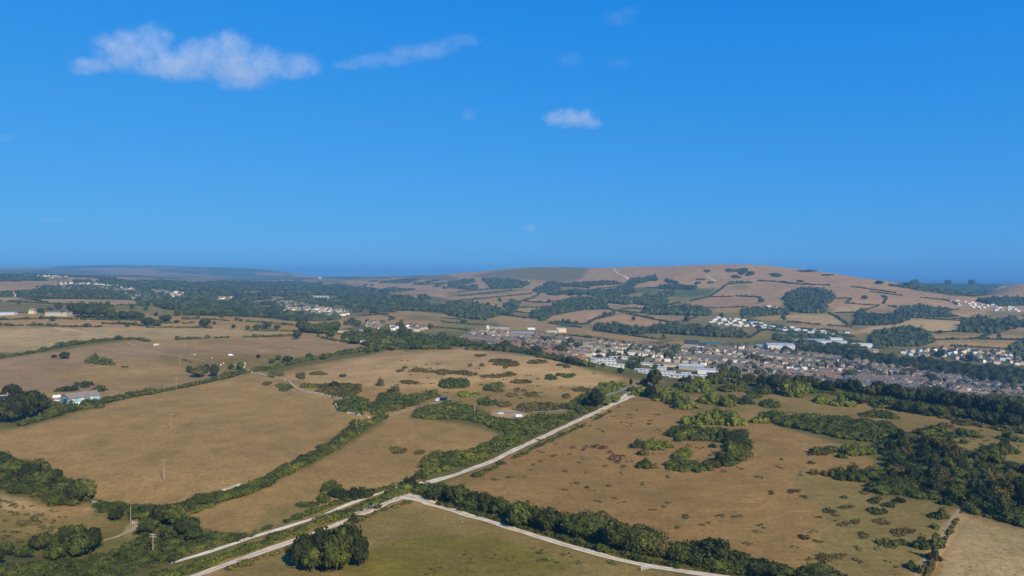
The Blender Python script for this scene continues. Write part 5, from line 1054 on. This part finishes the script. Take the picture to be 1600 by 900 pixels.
# ------------------------------------------------------------------ cattle
def cow_mesh(mat, grazing):
    pts = [(0, 0, 1.05, .36), (.45, 0, 1.06, .36), (.8, 0, 1.08, .30), (-.5, 0, 1.08, .36), (-.85, 0, 1.12, .27)]
    me = bpy.data.meshes.new('cow_skeleton'); V = []; E = []; R = []
    def add(p, r, par): V.append(p); R.append(r); (E.append((par, len(V)-1)) if par is not None else None); return len(V)-1
    root = add((0, 0, 1.02), .36, None); a = add((.42, 0, 1.02), .36, root); sh = add((.78, 0, 1.08), .28, a); b = add((-.45, 0, 1.04), .37, root); rump = add((-.82, 0, 1.10), .27, b)
    if grazing: n1 = add((1.08, 0, .95), .17, sh); n2 = add((1.28, 0, .58), .13, n1); h = add((1.38, 0, .34), .12, n2); add((1.50, 0, .14), .08, h)
    else: n1 = add((1.06, 0, 1.28), .17, sh); n2 = add((1.28, 0, 1.44), .14, n1); h = add((1.48, 0, 1.38), .12, n2); add((1.68, 0, 1.26), .085, h)
    for sy in (-1, 1):
        k = add((.72, sy*.20, .80), .13, sh); k = add((.74, sy*.20, .42), .075, k); add((.72, sy*.20, .04), .06, k)
        k = add((-.80, sy*.20, .80), .15, rump); k = add((-.70, sy*.21, .60), .10, k); k = add((-.86, sy*.20, .36), .065, k); add((-.82, sy*.20, .04), .06, k)
        add((n2*0+(1.30 if not grazing else 1.24), sy*.20, 1.50 if not grazing else .60), .045, n2)
    t = add((-1.06, 0, 1.05), .05, rump); add((-1.12, 0, .55), .04, t)
    me.from_pydata(V, E, []); o = bpy.data.objects.new('cow_skeleton', me); COL.objects.link(o)
    m = o.modifiers.new('skin', 'SKIN'); m.use_smooth_shade = True
    for v, r in zip(me.skin_vertices[0].data, R): v.radius = (r, r)
    me.skin_vertices[0].data[0].use_root = True
    s = o.modifiers.new('sub', 'SUBSURF'); s.levels = 1; s.render_levels = 1
    dg = bpy.context.evaluated_depsgraph_get(); out = bpy.data.meshes.new_from_object(o.evaluated_get(dg)); out.name = 'cow'; out.materials.clear(); out.materials.append(mat)
    bpy.data.objects.remove(o); return out
COWS = [cow_mesh(M['hide'], True), cow_mesh(M['hide'], False)]; COWB = cow_mesh(M['hidedark'], True)
_cw = [(895, 701), (917, 700), (913, 704), (926, 700), (931, 700), (934, 698), (938, 701), (941, 700), (943, 702), (947, 701), (954, 709), (953, 717), (958, 713.5), (961, 718), (966, 715.5), (969, 720.5), (964, 724), (957, 721), (973, 715)]
for i, (px, py) in enumerate(sorted(_cw)):
    X, Y, Z = ground_at(px, py); tag(link('cow', random.choice(COWS), None, (X[0], Y[0], Z[0]), random.uniform(0, 6.28), 1.25), 'red-brown cow, %s from left in the herd on the open field' % nth(i+1), 'cow', 'red-brown herd')
for px, py, nm in ((192, 575, 'dark cow standing alone in the left cattle field'), (197, 575, 'dark cow beside another in the left cattle field'), (287, 564, 'dark cow left of its pair under the power pole'), (291, 564.5, 'second dark cow under the power pole'), (297, 567, 'dark calf near the field tree')):
    X, Y, Z = ground_at(px, py); tag(link('cow', COWB, None, (X[0], Y[0], Z[0]), random.uniform(0, 6.28), 1.5), nm, 'cow')
# low tufts too many to count on the cattle field and the rough grass
def tufts():
    S = []
    for s, n, h in (('720 745;980 625;1060 660;1180 690;1300 760;1360 800;1420 900;1330 890;1100 850;900 810;740 770', 150, .3), ('500 860;700 800;1000 880;560 905', 40, .2), ('1200 640;1600 680;1600 720;1400 680', 60, .35), ('620 560;960 585;900 630;640 620', 60, .3), ('0 770;220 830;200 880;0 850', 60, .3)):
        p = wpoly(s); x, y = fill(p, math.sqrt(abs(np.sum(p[:, 0]*np.roll(p[:, 1], 1)-p[:, 1]*np.roll(p[:, 0], 1)))/2/n)); k = fnoise(x/45, y/45, 71) > -.05; x, y = x[k], y[k]
        S.append(np.stack([x, y, np.full(len(x), h)], 1))
    S = np.concatenate(S); S = np.repeat(S, 3, 0); S[:, :2] += rng.normal(0, 1.3, (len(S), 2))
    mass('grass', S[:, 0], S[:, 1], .9, S[:, 2], 'olive', 'scattered low grass tufts on the dry fields', 'grass', 'stuff', None, .7)
tufts()
# ------------------------------------------------------------------ haze and clouds
def haze():
    b = MB(); b.box(-152000, 152000, -1500, 152000, -139.5, 215)
    m = bpy.data.materials.new('haze_air'); m.use_nodes = True; n = m.node_tree; n.nodes.clear()
    out = n.nodes.new('ShaderNodeOutputMaterial'); v = n.nodes.new('ShaderNodeVolumePrincipled')
    v.inputs['Color'].default_value = (.165, .45, .77, 1); v.inputs['Density'].default_value = 1.05e-4
    n.links.new(v.outputs[0], out.inputs['Volume'])
    tag(link('haze', b.me('haze', m)), 'thin blue haze over the valley and the ridge', None, None, 'stuff')
haze()

def cloud(lobes, Y, label, dens, seed, soft=.55):
    """a puff of vapour: one closed skin round its lobes, the vapour thinning out towards the skin; lobes as photo column, row, half width, half height"""
    D = []
    for (cx, cy, rx, ry) in lobes:
        D.append(((cx-CX)/F*Y, Y+random.uniform(-.3, .3)*rx/F*Y, CAMZ+(HY-cy)/F*Y, rx/F*Y, max(rx, ry)*.8/F*Y, ry/F*Y))
    D = np.array(D); c = D[:, :3].mean(0); D[:, :3] -= c
    V = []; Fs = []; k = 0; iv, jf = ICO2
    for d in D: V.append(iv*d[3:]*1.3+d[:3]); Fs.append(jf+k); k += len(iv)
    me = mesh_np('cloud', np.concatenate(V), [np.concatenate(Fs)]); o = link('cloud_lobes', me); rm = o.modifiers.new('skin', 'REMESH'); rm.mode = 'VOXEL'; rm.voxel_size = float(D[:, 3:].min()*.42)
    out = bpy.data.meshes.new_from_object(o.evaluated_get(bpy.context.evaluated_depsgraph_get())); bpy.data.objects.remove(o); out.name = 'cloud'
    m = bpy.data.materials.new('cloud_vapour'); m.use_nodes = True; n = m.node_tree; n.nodes.clear()
    o_ = n.nodes.new('ShaderNodeOutputMaterial'); v = n.nodes.new('ShaderNodeVolumePrincipled'); v.inputs['Color'].default_value = (1, .985, .96, 1); v.inputs['Anisotropy'].default_value = 0.0
    P = n.nodes.new('ShaderNodeTexCoord').outputs['Object']; S = float(np.median(D[:, 3:5])); best = None
    for d in D:
        sb = n.nodes.new('ShaderNodeVectorMath'); sb.operation = 'SUBTRACT'; n.links.new(P, sb.inputs[0]); sb.inputs[1].default_value = d[:3]
        dv = n.nodes.new('ShaderNodeVectorMath'); dv.operation = 'DIVIDE'; n.links.new(sb.outputs[0], dv.inputs[0]); dv.inputs[1].default_value = d[3:]
        ln = n.nodes.new('ShaderNodeVectorMath'); ln.operation = 'LENGTH'; n.links.new(dv.outputs[0], ln.inputs[0])
        f = mathn(n, 'SUBTRACT', 1.27, ln.outputs['Value'])
        best = f if best is None else mathn(n, 'SMOOTH_MAX', best, f)
    of = n.nodes.new('ShaderNodeVectorMath'); of.operation = 'ADD'; n.links.new(P, of.inputs[0]); of.inputs[1].default_value = (seed*777.0, seed*333.0, 0)
    nz = mathn(n, 'SUBTRACT', noise(n, of.outputs[0], 1.5/S, 5, .62), .5); nz2 = mathn(n, 'SUBTRACT', noise(n, of.outputs[0], 5.0/S, 4, .65), .5)
    g = mathn(n, 'ADD', best, mathn(n, 'ADD', mathn(n, 'MULTIPLY', nz, 3.4), mathn(n, 'MULTIPLY', nz2, 2.0)))
    edge = mrange(n, best, 0.0, .4, 0, 1)
    n.links.new(mathn(n, 'MULTIPLY', mathn(n, 'MULTIPLY', mrange(n, g, .05, .05+soft, 0, 1), edge), dens/S), v.inputs['Density']); n.links.new(v.outputs[0], o_.inputs['Volume'])
    out.materials.clear(); out.materials.append(m)
    return tag(link('cloud', out, None, c), label, 'cloud')
cloud([(125, 110, 22, 6), (150, 104, 34, 10), (200, 82, 46, 30), (236, 60, 30, 26), (270, 100, 60, 22), (318, 88, 44, 24), (362, 76, 34, 26), (372, 108, 54, 28), (420, 98, 36, 22), (448, 108, 30, 14), (472, 104, 30, 20), (366, 128, 26, 12)], 3500, 'large ragged white cloud at the upper left', .36, 1, 1.1)
cloud([(545, 104, 26, 6), (575, 97, 34, 8), (608, 89, 38, 9), (645, 86, 40, 10), (672, 80, 30, 12), (694, 71, 28, 11), (724, 62, 30, 8)], 3600, 'thin slanting wisp of cloud beside the large one', .17, 2, 1.1)
cloud([(866, 186, 20, 12), (885, 183, 26, 15), (906, 184, 28, 14), (926, 193, 16, 9)], 4900, 'small round white cloud in mid sky', .32, 3, 1.1)
cloud([(966, 26, 26, 12), (985, 18, 16, 9)], 3100, 'faint wisp at the top edge of the sky', .05, 4, 1.0)
cloud([(890, 94, 22, 12)], 3500, 'faint puff above the small round cloud', .05, 5, 1.0)
cloud([(965, 100, 22, 10)], 3500, 'barely visible puff right of the faint one', .035, 6, 1.0)
cloud([(733, 180, 13, 10)], 4700, 'tiny pale puff below the slanting wisp', .06, 7, .9)
cloud([(828, 356, 12, 6)], 14000, 'tiny cloud low over the ridge', .12, 8, .8)
cloud([(78, 342, 22, 6)], 13000, 'faint cloud low in the left sky', .05, 9, .9)
cloud([(8, 216, 16, 8)], 5000, 'small faint cloud at the left edge', .06, 10, .9)
